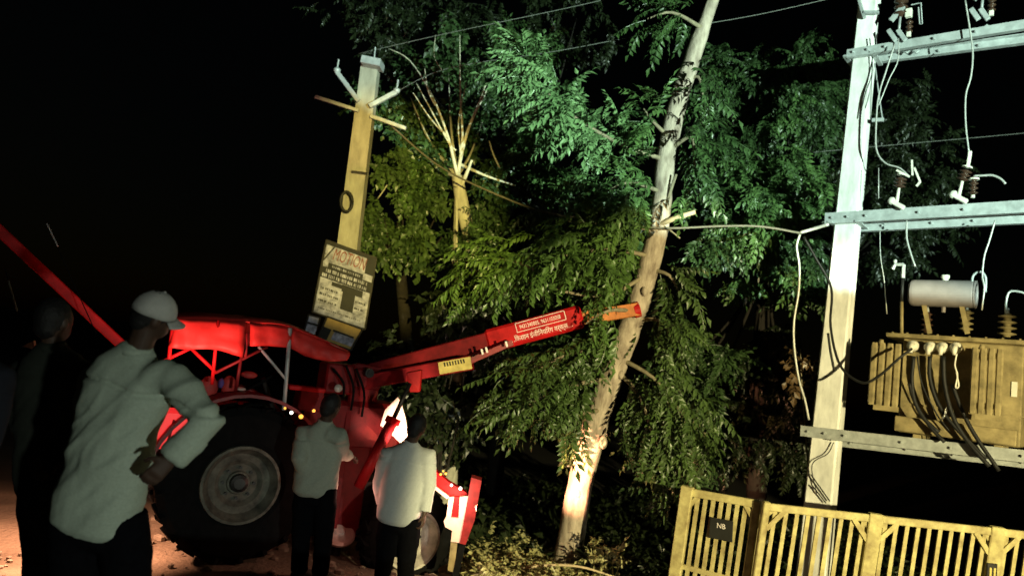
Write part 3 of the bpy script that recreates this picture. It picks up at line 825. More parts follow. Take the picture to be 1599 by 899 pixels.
for (pa, pb, yt, yb) in [(1360, 1409, 534, 634), (1517, 1569, 542, 648)]:
    off = .40
    ra, z1 = sz(pa, yt, off); rb, _ = sz(pb, yt, off); _, z0 = sz((pa + pb) / 2, yb, off)
    rad = thing('radiator', '', '', lp((ra + rb) / 2, off, z0)); rad.parent = trf; rad.location = V(rad['org']) - V(trf['org']); del rad['label']; del rad['category']
    nf = 4; wf = (rb - ra) / nf
    for k in range(nf):
        a = ra + k * wf + .004; bq = ra + (k + 1) * wf - .004
        mb = MB(); c = (a + bq) / 2; h = (bq - a) / 2
        vs = []; prof = [(-1, 0), (-.55, .022), (.55, .022), (1, 0), (.55, -.022), (-.55, -.022)]
        zz = [(z0, .5), (z0 + .04, 1), (z1 - .05, 1), (z1, .6)]
        for (z, q) in zz:
            for (x, y) in prof: vs.append(lp(c + x * h * (.7 + .3 * q), off + y * q, z))
        fs = []
        for i in range(3):
            for j in range(6): fs.append((i * 6 + j, i * 6 + (j + 1) % 6, (i + 1) * 6 + (j + 1) % 6, (i + 1) * 6 + j))
        fs += [tuple(range(6)), tuple(18 + j for j in range(6))]
        mb.add(vs, fs).build('fin', TANKPAINT, rad)
    for z in (z0 + .09, z1 - .07):
        MB().tube([lp(ra + .02, off - .03, z), lp(rb - .02, off - .03, z)], .028, 10).build('header_pipe', TANKPAINT, rad, smooth=True)
        MB().tube([lp((ra + rb) / 2, off - .03, z), lp((ra + rb) / 2, .1, z)], .03, 10).build('feed_pipe', TANKPAINT, rad, smooth=True)
    MB().tube([lp((ra + rb) / 2 - .05, off, z1 - .01), lp((ra + rb) / 2 - .05, off, z1 + .035)], [.03, .02], 10).build('plug', TANKPAINT, rad, smooth=True)
    lbox(MB(), ra + wf * .9, rb, off - .024, off + .02, z0 - .05, z0 + .005).build('bottom_header', TANKPAINT, rad)
# lower bulge of the tank
sa, za = sz(1408, 648, .2); sb, zb2 = sz(1590, 690, .2)
lbox(MB(), s0 + .05, s1 - .02, .061, .2, zb + .01, zb + .17).build('base_rim', TANKPAINT, trf, bevel=.01)
for px in (1432, 1560):
    a, _ = sz(px, 690, .1); lbox(MB(), a - .04, a + .04, -.35, .15, zb - .09, zb).build('foot', TANKPAINT, trf, bevel=.006)
# conservator drum
ca, zc = sz(1421, 457, 0.05); cb_, _ = sz(1525, 453, 0.05)
rc = 21 * 8.0 / F
cons = MB().lathe(lp(ca, .05, zc), Bd, [(0, 0), (0, rc * .8), (.02, rc * .97), (.045, rc), (cb_ - ca - .03, rc), (cb_ - ca - .012, rc * .97), (cb_ - ca - .012, rc * 1.02), (cb_ - ca, rc * 1.02), (cb_ - ca, rc * .85), (cb_ - ca - .012, rc * .8), (cb_ - ca - .012, 0)], 32).build('conservator', CONSERV, trf, smooth=False)
MB().lathe(lp((ca + cb_) / 2 + .02, .05, zc + rc - .01), ZU, [(0, .03), (.03, .03), (.03, .042), (.065, .042), (.065, 0)], 10).build('filler_cap', WHITEPART, cons)
MB().tube(smooth_path([lp(cb_ - .04, .1, zc + rc * .7), lp(cb_ - .03, .1, zc + rc + .05), lp(cb_ + .03, .1, zc + rc + .09), lp(cb_ + .08, .1, zc + rc + .03), lp(cb_ + .085, .1, zc + .02)], 5), .013, 8).build('vent_pipe', GALV, cons, smooth=True)
MB().tube([lp((ca + cb_) / 2 + .02, .05, zc - rc), lp((ca + cb_) / 2 + .02, .05, zc - rc - .06)], .02, 8).build('drain', CONSERV, cons)
for (pa, pb) in [((1443, 476), (1452, 521)), ((1501, 474), (1511, 521))]:
    MB().beam(S(*pa, .08), S(*pb, .1), .045, .012, Bd).build('drum_support', TANKPAINT, trf)
# vent pipe with elbow
p_ = MB(); p_.tube([S(1408, 523, .15), S(1408, 471, .15)], .018, 8); p_.build('oil_pipe', TANKPAINT, trf, smooth=True)
MB().tube([S(1408, 471, .15), S(1410, 432, .15)], .015, 8).build('oil_pipe', CABLE, trf, smooth=True)
MB().add([], []).tube([S(1410, 434, .15), S(1411, 413, .15)], .02, 6).tube([S(1411, 413, .15), S(1398, 413, .15), S(1394, 420, .15)], .02, 6).ell(S(1398, 408, .15), Bd * .02, Nd * .02, ZU * .025, 8).build('vent_elbow', GALV, trf)
# high voltage bushings
for (px, py, o_) in [(1447, 520, -.3), (1508, 518, -.3), (1572, 526, .02)]:
    c = S(px, py, o_)
    bu = sheds(c, ZU, 4, .085 if px > 1550 else .07, .24, .035).build('high_voltage_bushing', PORCELAIN if px < 1500 else TANKPAINT, trf, smooth=True)
    MB().tube([c + ZU * .23, c + ZU * .3], [.02, .012], 8).build('terminal', GALV, bu)
# low voltage bushings, white
for (px, py) in [(1427, 538), (1454, 540), (1473, 541), (1494, 541)]:
    c = S(px, py, .14)
    bu = MB().lathe(c + Nd * -.02, (Nd + ZU * -.25).normalized(), [(0, .02), (.0, .04), (.03, .045), (.05, .06), (.09, .06), (.11, .04), (.13, .035), (.13, 0)], 16).build('low_voltage_bushing', WHITEPART, trf, smooth=True)
    MB().tube([c + Nd * .1, c + Nd * .13 - ZU * .05, c + Nd * .135 - ZU * .10], [.03, .026, .018], 8).build('cable_lug', WHITEPART, bu, smooth=True)
a, z_ = sz(1583, 607, .125)
lbox(MB(), a - .025, a + .025, .061, .072, z_ - .075, z_ + .075).build('rating_plate', WHITEPART, trf)

# black cables from the bushings, each a thing
CG = 'black cables hanging from the transformer'
for pts, r_, lab in [
    ([(1427, 556), (1424, 595), (1430, 630), (1452, 665), (1475, 690)], .019, 'black cable dropping from the first white bushing by the left radiator'),
    ([(1420, 598), (1426, 620), (1440, 650), (1466, 675)], .02, 'short black cable loop lowest beside the left radiator'),
    ([(1452, 556), (1452, 590), (1465, 630), (1490, 665), (1540, 716)], .02, 'black cable from the second white bushing sloping down to the beam'),
    ([(1432, 556), (1440, 600), (1462, 645), (1482, 672)], .008, 'thin black cable curving across the tank middle'),
    ([(1473, 556), (1475, 600), (1488, 650), (1512, 690), (1545, 728)], .022, 'thick black cable from the third white bushing past the beam'),
    ([(1487, 600), (1500, 635), (1520, 675), (1560, 735)], .02, 'black cable nearest the right radiator crossing the beam'),
]:
    P_ = smooth_path([S(px, py, .30) for px, py in pts], 5)
    tag(MB().tube(P_, r_, 8).build('power_cable', CABLE, smooth=True), lab, 'cable', CG)
tag(MB().tube(smooth_path([S(*q, .34) for q in [(1494, 552), (1491, 570), (1495, 585), (1492, 604), (1497, 602), (1493, 580)]], 5), .008, 6).build('loose_wire', WHITEPART, smooth=True), 'frayed white wire tied under the last white bushing', 'wire')
tag(MB().tube(smooth_path([S(*q, .34) for q in [(1478, 635), (1474, 650), (1479, 640), (1470, 655), (1477, 648)]], 4), .005, 5).build('wire_tie', CHROME, smooth=True), 'shiny wire tie round the black cables before the tank', 'wire')


def wire(pts, r_, material, label, name='wire', group='wires of the transformer pole', k=6, n=6):
    return tag(MB().tube(smooth_path(pts, k), r_, n).build(name, material, smooth=True), label, 'wire', group)


def Sx(l, off): return [S(px, py, off) for px, py in l]


wire(Sx([(1397, 70), (1384, 110), (1372, 150), (1368, 195), (1369, 235), (1383, 255), (1404, 262), (1418, 274)], .3), .009, WIRE, 'white jumper from top beam curving to the fuse near the pole', 'jumper_wire')
wire(Sx([(1403, 60), (1402, 95), (1388, 125), (1372, 165)], .26), .006, WIRE, 'thin wire slanting from the isolator to the white jumper', 'jumper_wire')
wire(Sx([(1372, 262), (1372, 310)], .3), .005, WIRE, 'short straight wire end hanging under the white jumper', 'jumper_wire')
wire(Sx([(1374, 355), (1375, 400), (1381, 440), (1385, 490)], -.2), .005, WIRE, 'thin grey wire hanging below the middle beam nearest the pole', 'drop_wire')
wire(Sx([(1507, 0), (1515, 50), (1519, 85), (1516, 120), (1508, 150), (1508, 195), (1513, 238)], .3), .009, WIRE, 'wavy white wire down from top beam to the right fuse', 'jumper_wire')
wire(Sx([(1416, 345), (1416, 372), (1422, 395), (1429, 416)], .1), .010, WIRE, 'short white wire end dangling below the middle beam', 'drop_wire')
wire(Sx([(1554, 344), (1545, 375), (1537, 400), (1534, 430), (1537, 450), (1533, 484)], .15), .009, WIRE, 'long white wire from middle beam down beside the grey drum', 'drop_wire')
wire(Sx([(1520, 275), (1538, 274), (1550, 274), (1562, 279), (1570, 287)], .3), .012, WIRE, 'bent white lead sticking out of the right fuse', 'fuse_lead')
wire(Sx([(1571, 492), (1571, 472), (1576, 456), (1590, 455), (1606, 461), (1640, 480)], .02), .012, WIRE, 'white lead bending right from the rightmost ribbed bushing', 'bushing_lead')
wire([W(1249, 366, 8.4), W(1244, 385, 8.4), W(1248, 415, 8.4), W(1247, 455, 8.4), W(1240, 500, 8.4), W(1240, 540, 8.4), W(1247, 590, 8.4), W(1257, 625, 8.4), W(1263, 655, 8.4)], .013, WIRE, 'long pale wire dangling left of the white pole', 'drop_wire')
wire([W(1255, 370, 8.4), W(1275, 405, 8.35), W(1298, 450, 8.3), W(1297, 510, 8.2), W(1312, 570, 8.0), W(1345, 597, 7.8), W(1372, 587, 7.7), W(1403, 560, 7.6), W(1424, 544, 7.6)], .014, CABLE, 'black cable crossing the white pole to the first white bushing', 'power_cable')
wire([W(1293, 520, 8.3), W(1297, 550, 8.3), W(1303, 580, 8.3)], .014, CABLE, 'short black cable end dangling against the white pole', 'cable_end')
wire([W(1250, 363, 8.5), W(1268, 358, 8.5), W(1294, 350, 8.4)], .02, WIRE, 'stout white dead end tie from cable to the middle beam', 'cable_clamp')
wire([W(606, 192, 10), W(660, 240, 9.8), W(700, 268, 9.6), W(760, 297, 9.3), W(840, 328, 9.0), W(930, 344, 8.7), W(1030, 356, 8.42), W(1130, 353, 8.4), W(1190, 354, 8.4), W(1250, 364, 8.5)], .013, mat('grey_cable', (.16, .15, .12), .6, .2, 20), 'sagging service cable from left pole past the leaning trunk', 'service_cable', 'cables between the poles')
wire([W(560, 84, 10), W(700, 52, 9.7), W(890, 12, 9.4), W(1050, -25, 9.2)], .0045, mat('dull_wire', (.16, .17, .15), .6, .2, 20), 'upper overhead line running off the top of left pole', 'overhead_wire', 'cables between the poles')
wire([W(615, 145, 10), W(700, 107, 9.8), W(870, 80, 9.5), W(1040, 48, 9.3), W(1180, 24, 9.2), W(1310, -5, 9.0)], .0045, mat('dull_wire', (.16, .17, .15), .6, .2, 20), 'lower overhead line crossing just behind the top of leaning trunk', 'overhead_wire', 'cables between the poles')
wire([W(1270, 238, 11), W(1400, 226, 11), W(1599, 208, 11), W(1700, 196, 11)], .0045, mat('dull_wire', (.16, .17, .15), .6, .2, 20), 'faint thin line in the dark behind the white pole', 'overhead_wire', 'cables between the poles')

# ------------------------------------------------------------------ left utility pole
pb0, pt0 = W(533, 480, 10), W(580, 96, 10)
dr = (pb0 - pt0).normalized(); foot = pb0 + dr * ((pb0.z - gz(pb0.x, pb0.y) + .1) / -dr.z)
up_ = thing('utility_pole', 'tapering concrete power pole with V shaped arms behind the tractor', 'electric pole', ground_pt(foot))
px_ = cr; pn_ = (px_.cross(dr)).normalized()
vs = []; fs = []
for i in range(9):
    u = i / 8; c = foot.lerp(pt0, u); hw = .165 * (1 - u) + .115 * u
    for (x, y) in [(-1, -.8), (1, -.8), (1, .8), (-1, .8)]: vs.append(c + px_ * x * hw + pn_ * y * hw)
for i in range(8):
    for k in range(4): fs.append((i * 4 + k, i * 4 + (k + 1) % 4, (i + 1) * 4 + (k + 1) % 4, (i + 1) * 4 + k))
fs += [(0, 1, 2, 3), (32, 33, 34, 35)]
MB().add(vs, fs).build('pole_shaft', CONCRETE2, up_)
MB().beam(W(567, 97, 9.85), W(597, 103, 9.85), .32, .10, fwd).build('pole_cap', GALV, up_, bevel=.008)
for a, b_, w in [((560, 158), (526, 112), .06), ((577, 166), (619, 144), .06), ((560, 173), (492, 151), .045), ((578, 181), (634, 201), .05)]:
    arm = MB().beam(W(*a, 9.83), W(*b_, 9.83), w, w, fwd).build('bracket_arm', GALV, up_, bevel=.005)
    if b_[0] in (526, 619):
        c = W(*b_, 9.83)
        MB().tube([c, c + ZU * .17], .012, 6).build('pin', GALV, arm)
        MB().ell(c + ZU * .02, cr * .05, fwd * .05, cu * .04, 10).build('knob', GALV, arm, smooth=True)
MB().tube([W(584, 96, 9.9), W(586, 74, 9.9)], .01, 6).build('pin', GALV, up_)
MB().beam(W(549, 268, 9.8), W(573, 271, 9.8), .03, .03, fwd).build('strap', DARKMETAL, up_)
c = W(541, 315, 9.7)
ring = [c + cr * .075 * math.cos(a) + cu * .13 * math.sin(a) for a in [2 * math.pi * k / 20 for k in range(21)]]
tag(MB().tube(ring, .022, 6).build('cable_coil', CABLE, smooth=True), 'black cable coil hung on the left power pole', 'cable')
# advertising boards tied to the pole
def board(corners, d, material, label, name='advertising_board'):
    P = [W(px, py, d) for px, py in corners]
    root = thing(name, label, 'sign board', P[3], 'boards tied to the left pole')
    n_ = (P[1] - P[0]).cross(P[3] - P[0]).normalized()
    if n_.dot(CAM - P[0]) < 0: n_ = -n_
    # sheet with slight billow
    NX, NY = 8, 10; vs = []; fs = []
    for j in range(NY + 1):
        for i in range(NX + 1):
            u, v = i / NX, j / NY
            p = (P[0] * (1 - u) + P[1] * u) * (1 - v) + (P[3] * (1 - u) + P[2] * u) * v
            vs.append(p - n_ * .014)
    for j in range(NY):
        for i in range(NX):
            k = j * (NX + 1) + i; fs.append((k, k + 1, k + NX + 2, k + NX + 1))
    o = MB().add(vs, fs).build('sheet', material, root)
    for k in range(4):
        MB().beam(P[k], P[(k + 1) % 4], .02, .02, n_).build('frame_bar', DARKMETAL, root)

    def at(u, v, lift=0.0):
        return (P[0] * (1 - u) + P[1] * u) * (1 - v) + (P[3] * (1 - u) + P[2] * u) * v + n_ * lift
    return root, at, n_


bd, at, n_ = board([(510, 375), (588, 403), (570, 514), (488, 487)], 9.5, BOARD, 'large white printed board headed MOTION, tied to the power pole')
def strip(u0, u1, v0, v1, m_, lift=.002, name='printed_strip'):
    return MB().prism([at(u0, v0, lift), at(u1, v0, lift), at(u1, v1, lift), at(u0, v1, lift)], n_ * -.004).build(name, m_, bd)
strip(.0, 1, .0, .05, BOARDDARK)
strip(.0, 1, .35, .50, BOARDDARK)
strip(.12, .8, .28, .35, BOARDDARK, .001)
strip(.82, 1, .05, .26, BOARDDARK, .001)
strip(.45, .85, .505, .60, BOARDDARK, .001)
strip(.48, .72, .60, .84, BOARDDARK, .001)
strip(.25, .45, .515, .57, BOARDDARK, .001)
xd = (at(1, .2) - at(0, .2)); yd = (at(.5, 0) - at(.5, 1))
text_part('MOTION', at(.18, .225, .004), xd, n_.cross(xd), .155, xd.length * .62, BOARDRED, bd)
rw = random.Random(9)
for v0, v1, m_, sp_ in [(.30, .335, BOARD, (.2, .75)), (.365, .415, BOARD, (.1, .9)), (.435, .485, BOARD, (.04, .92)), (.62, .655, BOARDDARK, (.06, .42)), (.70, .735, BOARDDARK, (.06, .42)), (.79, .82, BOARDDARK, (.06, .40)), (.66, .69, BOARDDARK, (.74, .93)), (.75, .78, BOARDDARK, (.74, .93)), (.90, .92, BOARDDARK, (.08, .9))]:
    u = sp_[0]
    while u < sp_[1]:   # words too small to read: broken strokes of print
        w = rw.uniform(.04, .13); e = min(u + w, sp_[1])
        uu = u
        while uu < e - .005:
            strip(uu, min(uu + rw.uniform(.012, .03), e), v0 + rw.uniform(0, .006), v1 - rw.uniform(0, .006), m_, .0045, 'printed_word')
            uu += .034
        u = e + rw.uniform(.02, .04)
MB().beam(at(.0, .30, .01), at(.2, .02, .01), .03, .01, n_).build('tie_strap', DARKMETAL, bd)
bd2, at, n_ = board([(511, 494), (566, 514), (548, 547), (496, 528)], 9.4, BOARDYEL, 'crumpled yellow board below the white MOTION board')
bd = bd2
strip(.0, .25, .45, .95, BOARDDARK); strip(.3, .9, .42, .5, BOARDDARK); strip(.35, .95, .5, .85, BOARD, .001)
bd3, at, n_ = board([(482, 491), (500, 496), (494, 527), (474, 521)], 9.55, BOARD, 'small white board edge left of the yellow board')
bd = bd3
strip(.1, .9, .35, .45, BOARDDARK)

# ------------------------------------------------------------------ yellow fence and gate
FZ = .12
def fpt(px, py, d): return W(px, py, d)
fa, fb_ = W(1193, 790, 6.5), W(1660, 841, 6.5)
fdir = (fb_ - fa).normalized(); fn = fdir.cross(ZU).normalized()
if fn.dot(CAM - fa) < 0: fn = -fn
slant = (W(1360, 880, 6.5) - W(1367, 834, 6.5)).normalized()   # the uprights lean a little
fence = thing('metal_fence', 'yellow steel picket fence in front of the transformer', 'fence', V((fa.x, fa.y, 0)))
def ray_fence(px, base=fa, n_=fn):
    """point on the fence top line under pixel column px"""
    t0, t1 = 0.0, 1.0
    lo, hi = -.2, 3.2
    for _ in range(40):
        mid = (lo + hi) / 2; p = base + fdir * mid - CAM
        x = p.dot(cr) / p.dot(fwd) * F + 799.5
        if x < px: lo = mid
        else: hi = mid
    return base + fdir * lo
def down(p, dz): return p + slant * (dz / -slant.z)
MB().beam(fa, fb_, .045, .066, fn).build('top_rail', YELLOW, fence, bevel=.006)
MB().beam(down(fa, .98), down(fb_, .98), .03, .05, fn).build('bottom_rail', YELLOW, fence)
for px, w in [(1196, .06), (1366, .125), (1556, .125)]:
    p = ray_fence(px) + fn * .006
    MB().beam(p - slant * .045, down(p, 1.18), .06, w, fn).build('post', YELLOW, fence, bevel=.008)
    for sg in (-1, 1):
        if px < 1200 and sg < 0: continue
        MB().beam(p + fdir * sg * (w / 2 + .13) + fn * .004 - ZU * .02, down(p, .19) + fdir * sg * w * .4 + fn * .004, .03, .042, fn).build('corner_brace', YELLOW, fence)
        MB().prism([p + fdir * sg * w / 2 - ZU * .03, p + fdir * sg * (w / 2 + .05) - ZU * .03, down(p, .09) + fdir * sg * w / 2], fn * -.012).build('gusset', YELLOW, fence)
px = 1211
while px < 1640:
    if abs(px - 1366) > 14 and abs(px - 1556) > 14:
        p = ray_fence(px) - fn * .005 + ZU * -.03
        MB().beam(p, down(p, 1.12), .018, .036, fn).build('picket', YELLOW, fence)
    px += 17.2
p = ray_fence(1552); c = down(p, .34) + fn * .045
MB().obox(c, fdir * .045, fn * .012, ZU * .07).build('latch_plate', DARKMETAL, fence, bevel=.004)
for k in (-1, 1): MB().obox(c + fdir * k * .018 + fn * .014, fdir * .009, fn * .004, ZU * .035).build('latch_slot', STICKER, fence)
# gate
ga, gb = W(1073, 767, 6.95), W(1186, 787, 6.62)
gdir = (gb - ga).normalized(); gn = gdir.cross(ZU).normalized()
if gn.dot(CAM - ga) < 0: gn = -gn
gate = thing('metal_gate', 'yellow steel picket gate with a small black plate', 'gate', V((ga.x, ga.y, -.1)))
gs = (W(1055, 893, 6.95) - W(1073, 767, 6.95)).normalized()
def gdown(p, dz): return p + gs * (dz / -gs.z)
MB().beam(ga, gb, .045, .072, gn).build('top_rail', YELLOW, gate, bevel=.006)
MB().beam(gdown(ga, .69), gdown(gb, .71), .03, .045, gn).build('middle_rail', YELLOW, gate)
MB().beam(gdown(ga, 1.12), gdown(gb, 1.12), .03, .05, gn).build('bottom_rail', YELLOW, gate)
p = ga + gn * .006; MB().beam(p - gs * .05, gdown(p, 1.25), .07, .115, gn).build('post', YELLOW, gate, bevel=.008)
p = ga.lerp(gb, .97) + gn * .006; MB().beam(p - gs * .03, gdown(p, 1.25), .06, .07, gn).build('post', YELLOW, gate, bevel=.008)
for u in (.16, .27, .38, .49, .60, .71, .82):
    p = ga.lerp(gb, u) - gn * .006 - ZU * .03
    MB().beam(p, gdown(p, 1.1), .018, .036, gn).build('picket', YELLOW, gate)
MB().beam(ga.lerp(gb, .20) + gn * .004, gdown(ga, .14) + gdir * .03 + gn * .004, .03, .04, gn).build('corner_brace', YELLOW, gate)
MB().beam(ga.lerp(gb, .80) + gn * .004, gdown(gb, .14) - gdir * .03 + gn * .004, .03, .04, gn).build('corner_brace', YELLOW, gate)
pc = W(1126, 826, 6.74)
plate = thing('gate_plate', 'small black plate lettered NB fixed on the yellow gate', 'sign', pc)
MB().obox(pc, gdir * .105, gn * .006, (gs - gdir * gs.dot(gdir)).normalized() * .095).build('plate', BOARDDARK, plate, bevel=.004)
yd = -(gs - gdir * gs.dot(gdir)).normalized()
text_part('NB', pc + gn * .008 - gdir * .035 + yd * .01, gdir, yd, .045, .075, PRINT, plate)

# ------------------------------------------------------------------ tractor crane
A30 = R(30)
TF = V((math.cos(A30), math.sin(A30), 0)); TN = V((math.sin(A30), -math.cos(A30), 0))   # forward, outward (near side)
WC = W(376, 757, 6.8)


def T(px, py, off=0.0):
    """point on the tractor's near side plane, off metres inwards"""
    q = WC - TN * off; ray = W(px, py, 1) - CAM
    return CAM + ray * ((q - CAM).dot(TN) / ray.dot(TN))


tg = ground_pt(WC)
tr = thing('tractor_crane', 'red tractor with canopy and a lettered boom pushing the tree', 'tractor', tg)


def wheel(c, r_, w, rim_r, label=None, lugs=20, mat_rim=RIM):
    org = tuple(c)
    wo = thing('wheel', '', '', c); del wo['label']; del wo['category']
    wo.parent = tr; wo.location = V(c) - V(tr['org'])
    wo['org'] = org
    ax = TN
    ty = MB()
    ty.lathe(c, ax, [(-w / 2 + .03, rim_r), (-w / 2, rim_r + .06), (-w / 2 + .02, r_ * .86), (-w / 2 + .06, r_ * .95), (w / 2 - .06, r_ * .95), (w / 2 - .02, r_ * .86), (w / 2, rim_r + .06), (w / 2 - .03, rim_r), (0, rim_r - .03)], 48, closed=True)
    sd, up = perp(ax)
    for k in range(lugs):
        for sg in (-1, 1):
            an = 2 * math.pi * (k + (.5 if sg > 0 else 0)) / lugs
            an2 = an + .16
            q0 = c + ax * sg * w * .46 + (r_ * .93) * (math.cos(an) * sd + math.sin(an) * up)
            q1 = c + ax * sg * .01 + (r_ * .965) * (math.cos(an2) * sd + math.sin(an2) * up)
            rad = ((q0 + q1) / 2 - c).normalized()
            ty.beam(q0, q1, .05, .045, rad)
    ty.build('tyre', BLACK, wo, smooth=False)
    rm = MB().lathe(c, ax, [(w / 2 - .015, rim_r + .015), (w / 2 + .012, rim_r + .01), (w / 2 + .012, rim_r - .015), (w / 2 - .03, rim_r - .035), (w / 2 - .09, rim_r - .07), (w / 2 - .10, rim_r * .62), (w / 2 - .14, rim_r * .5), (w / 2 - .14, .11), (w / 2 - .12, .10), (w / 2 - .12, 0)], 40).build('rim', mat_rim, wo, smooth=False)
    MB().lathe(c + ax * (w / 2 - .12), ax, [(0, .085), (.05, .08), (.06, .05), (.06, 0)], 16).build('hub', DARKMETAL, wo)
    for k in range(8):
        an = 2 * math.pi * k / 8
        MB().lathe(c + ax * (w / 2 - .14) + .14 * (math.cos(an) * sd + math.sin(an) * up), ax, [(0, .016), (.025, .016), (.025, 0)], 6).build('wheel_nut', DARKMETAL, wo)
    return wo


wheel(WC - TN * .18, .74, .38, .345)
wheel(WC - TN * 1.5, .74, .38, .36)
fw = T(643, 842)
RIM2 = mat('pale_grey_rim', (0.42, 0.41, 0.35), 0.6, 0.5, 7, bump=.1)
wheel(fw - TN * .14, .52, .30, .30, mat_rim=RIM2)
wheel(fw - TN * 1.35, .52, .30, .30)
# fenders
for off in (-.02, 1.3):
    mb = MB(); vs = []; fs = []
    c = WC - TN * off
    K = 16
    for i in range(K + 1):
        a = R(10 + 165 * i / K)
        rad = TF * math.cos(a) + ZU * math.sin(a)
        for (o_, rr_) in ((0, .80), (0, .83), (.44, .83), (.44, .80)):
            vs.append(c - TN * o_ + rad * rr_)
    for i in range(K):
        for k in range(4): fs.append((i * 4 + k, i * 4 + (k + 1) % 4, (i + 1) * 4 + (k + 1) % 4, (i + 1) * 4 + k))
    fs += [(0, 1, 2, 3), tuple(K * 4 + k for k in range(4))]
    mb.add(vs, fs).build('fender', DARKRED, tr)
CL = .84   # centreline offset
# chassis, gearbox, hood
MB().beam(WC - TN * CL - TF * .3 - ZU * .1, fw - TN * (CL - .09) + ZU * .25, .42, .45, TN).build('chassis', DARKMETAL, tr, bevel=.03)
MB().beam(WC - TN * CL, WC - TN * CL - TF * .01, .1, .1).tube([WC - TN * .2, WC - TN * 1.5], .13, 12).build('rear_axle', DARKMETAL, tr)
MB().tube([fw - TN * .2, fw - TN * 1.3], .07, 10).build('front_axle', DARKMETAL, tr)
hood = MB().obox(T(500, 650, .84) + TF * .3 + ZU * -.05, TF * .55, TN * .3, ZU * .26).build('hood', REDSHADE, tr, bevel=.05)
MB().obox(T(482, 624, .25), TF * .12, TN * .1, ZU * .10).build('battery_box', REDSHADE, tr, bevel=.012)
MB().beam(T(448, 603, .22), T(505, 609, .22), .16, .045, TN).build('dash_shelf', RED, tr, bevel=.01)
# seat and people's cushions
for (px, py, w, h, m_) in [(325, 606, .09, .12, SEATRED), (357, 602, .07, .10, SEATRED), (345, 598, .03, .05, PURPLE), (389, 585, .08, .035, SEATRED), (376, 607, .05, .02, PINKPLATE)]:
    MB().ell(T(px, py, .35), TF * w, TN * .06, ZU * h, 12).build('cushion', m_, tr, smooth=True)
MB().obox(T(350, 640, .7), TF * .3, TN * .28, ZU * .08).build('seat', DARKRED, tr, bevel=.03)
sw = T(410, 590, .75)
ringp = [sw + TN * .19 * math.cos(a) + (TF * .6 + ZU * .5).normalized() * .19 * math.sin(a) for a in [2 * math.pi * k / 20 for k in range(21)]]
MB().tube(ringp, .014, 6).build('steering_wheel', BLACK, tr, smooth=True)
MB().tube([sw, sw + TF * .2 - ZU * .4], .025, 8).build('steering_column', DARKMETAL, tr)
# tail box seen under the man's arm; red glow added to brighten it
MB().obox(T(268, 668, .25), TF * .16, TN * .16, ZU * .17).build('tail_box', mat('glowing_red', (.5, .02, .02), .4, .2, 6, emit=(1, .03, .03), estr=.8), tr, bevel=.02)
MB().beam(T(262, 690, .08), T(272, 655, .08), .03, .02, TN).build('tail_handle', RED, tr, bevel=.004)
MB().beam(T(235, 690, .6), T(330, 690, .6), .5, .12, TN).build('drawbar', DARKMETAL, tr)
# canopy sheet: near drape with folds, roof, far drape
top = [(275, 499), (300, 498), (340, 499), (383, 502), (390, 503), (422, 506), (455, 511), (478, 520), (500, 530), (522, 540), (546, 550)]
bot = [(263, 542), (292, 545), (335, 545), (376, 557), (388, 540), (420, 540), (452, 543), (478, 556), (500, 562), (520, 564), (540, 562)]
def drape(off, sgn, flutter, i0, i1, name):
    tp = smooth_path([T(*q, off) for q in top[i0:i1 + 1]], 4); bt = smooth_path([T(*q, off) for q in bot[i0:i1 + 1]], 4)
    vs = []; fs = []; NY = 6; n = len(tp)
    for j in range(NY + 1):
        v = j / NY
        for i in range(n):
            p = tp[i].lerp(bt[i], v)
            p = p + TN * (sgn * .05 * math.sin(v * 2.2) + flutter * v * (noise.noise(p * 4.5) * .055 + .02 * math.sin(i * 1.3))) + TN * (.016 * noise.noise(p * 11) + .03 * noise.noise(V((p.dot(TF) * 3 + p.z * 5, p.z * 14, 2))))
            vs.append(p)
    for j in range(NY):
        for i in range(n - 1):
            k = j * n + i; fs.append((k, k + 1, k + n + 1, k + n))
    mb = MB(); mb.add(vs, fs)
    o = mb.build(name, TARP, tr, smooth=True)
    md = o.modifiers.new('thick', 'SOLIDIFY'); md.thickness = .006
    return o
canopy_parts = [drape(.08, 1, 1, 0, 3, 'canopy_side'), drape(.08, 1, 1, 4, 6, 'canopy_side'), drape(.09, 1, 1, 6, 10, 'canopy_side'), drape(1.45, -1, 1, 0, 10, 'canopy_side')]
tp = smooth_path([T(*q, .08) for q in top], 4); vs = []; fs = []
for j in range(7):
    v = j / 6
    for p in tp:
        vs.append(p - TN * 1.37 * v + ZU * (.06 * math.sin(math.pi * v) + .006 + .012 * noise.noise(p * 4 + V((v * 4, 0, 0)))))
n = len(tp)
for j in range(6):
    for i in range(n - 1):
        k = j * n + i; fs.append((k, k + 1, k + n + 1, k + n))
o = MB().add(vs, fs).build('canopy_roof', TARP, tr, smooth=True)
md = o.modifiers.new('thick', 'SOLIDIFY'); md.thickness = .006
# canopy frame
for off in (.06, 1.47):
    for a, b_, r_, m_ in [((270, 500), (260, 600), .018, RED), ((341, 500), (331, 600), .016, RED), ((379, 545), (368, 610), .016, DARKRED), ((453, 512), (443, 640), .020, GALV),
                      ((302, 541), (256, 563), .016, RED), ((296, 541), (338, 582), .016, RED), ((336, 582), (418, 541), .014, DARKRED), ((404, 541), (448, 594), .014, GALV), ((386, 520), (383, 560), .014, DARKRED)]:
        MB().tube([T(*a, off), T(*b_, off)], r_, 8).build('canopy_post', m_, tr, smooth=True)
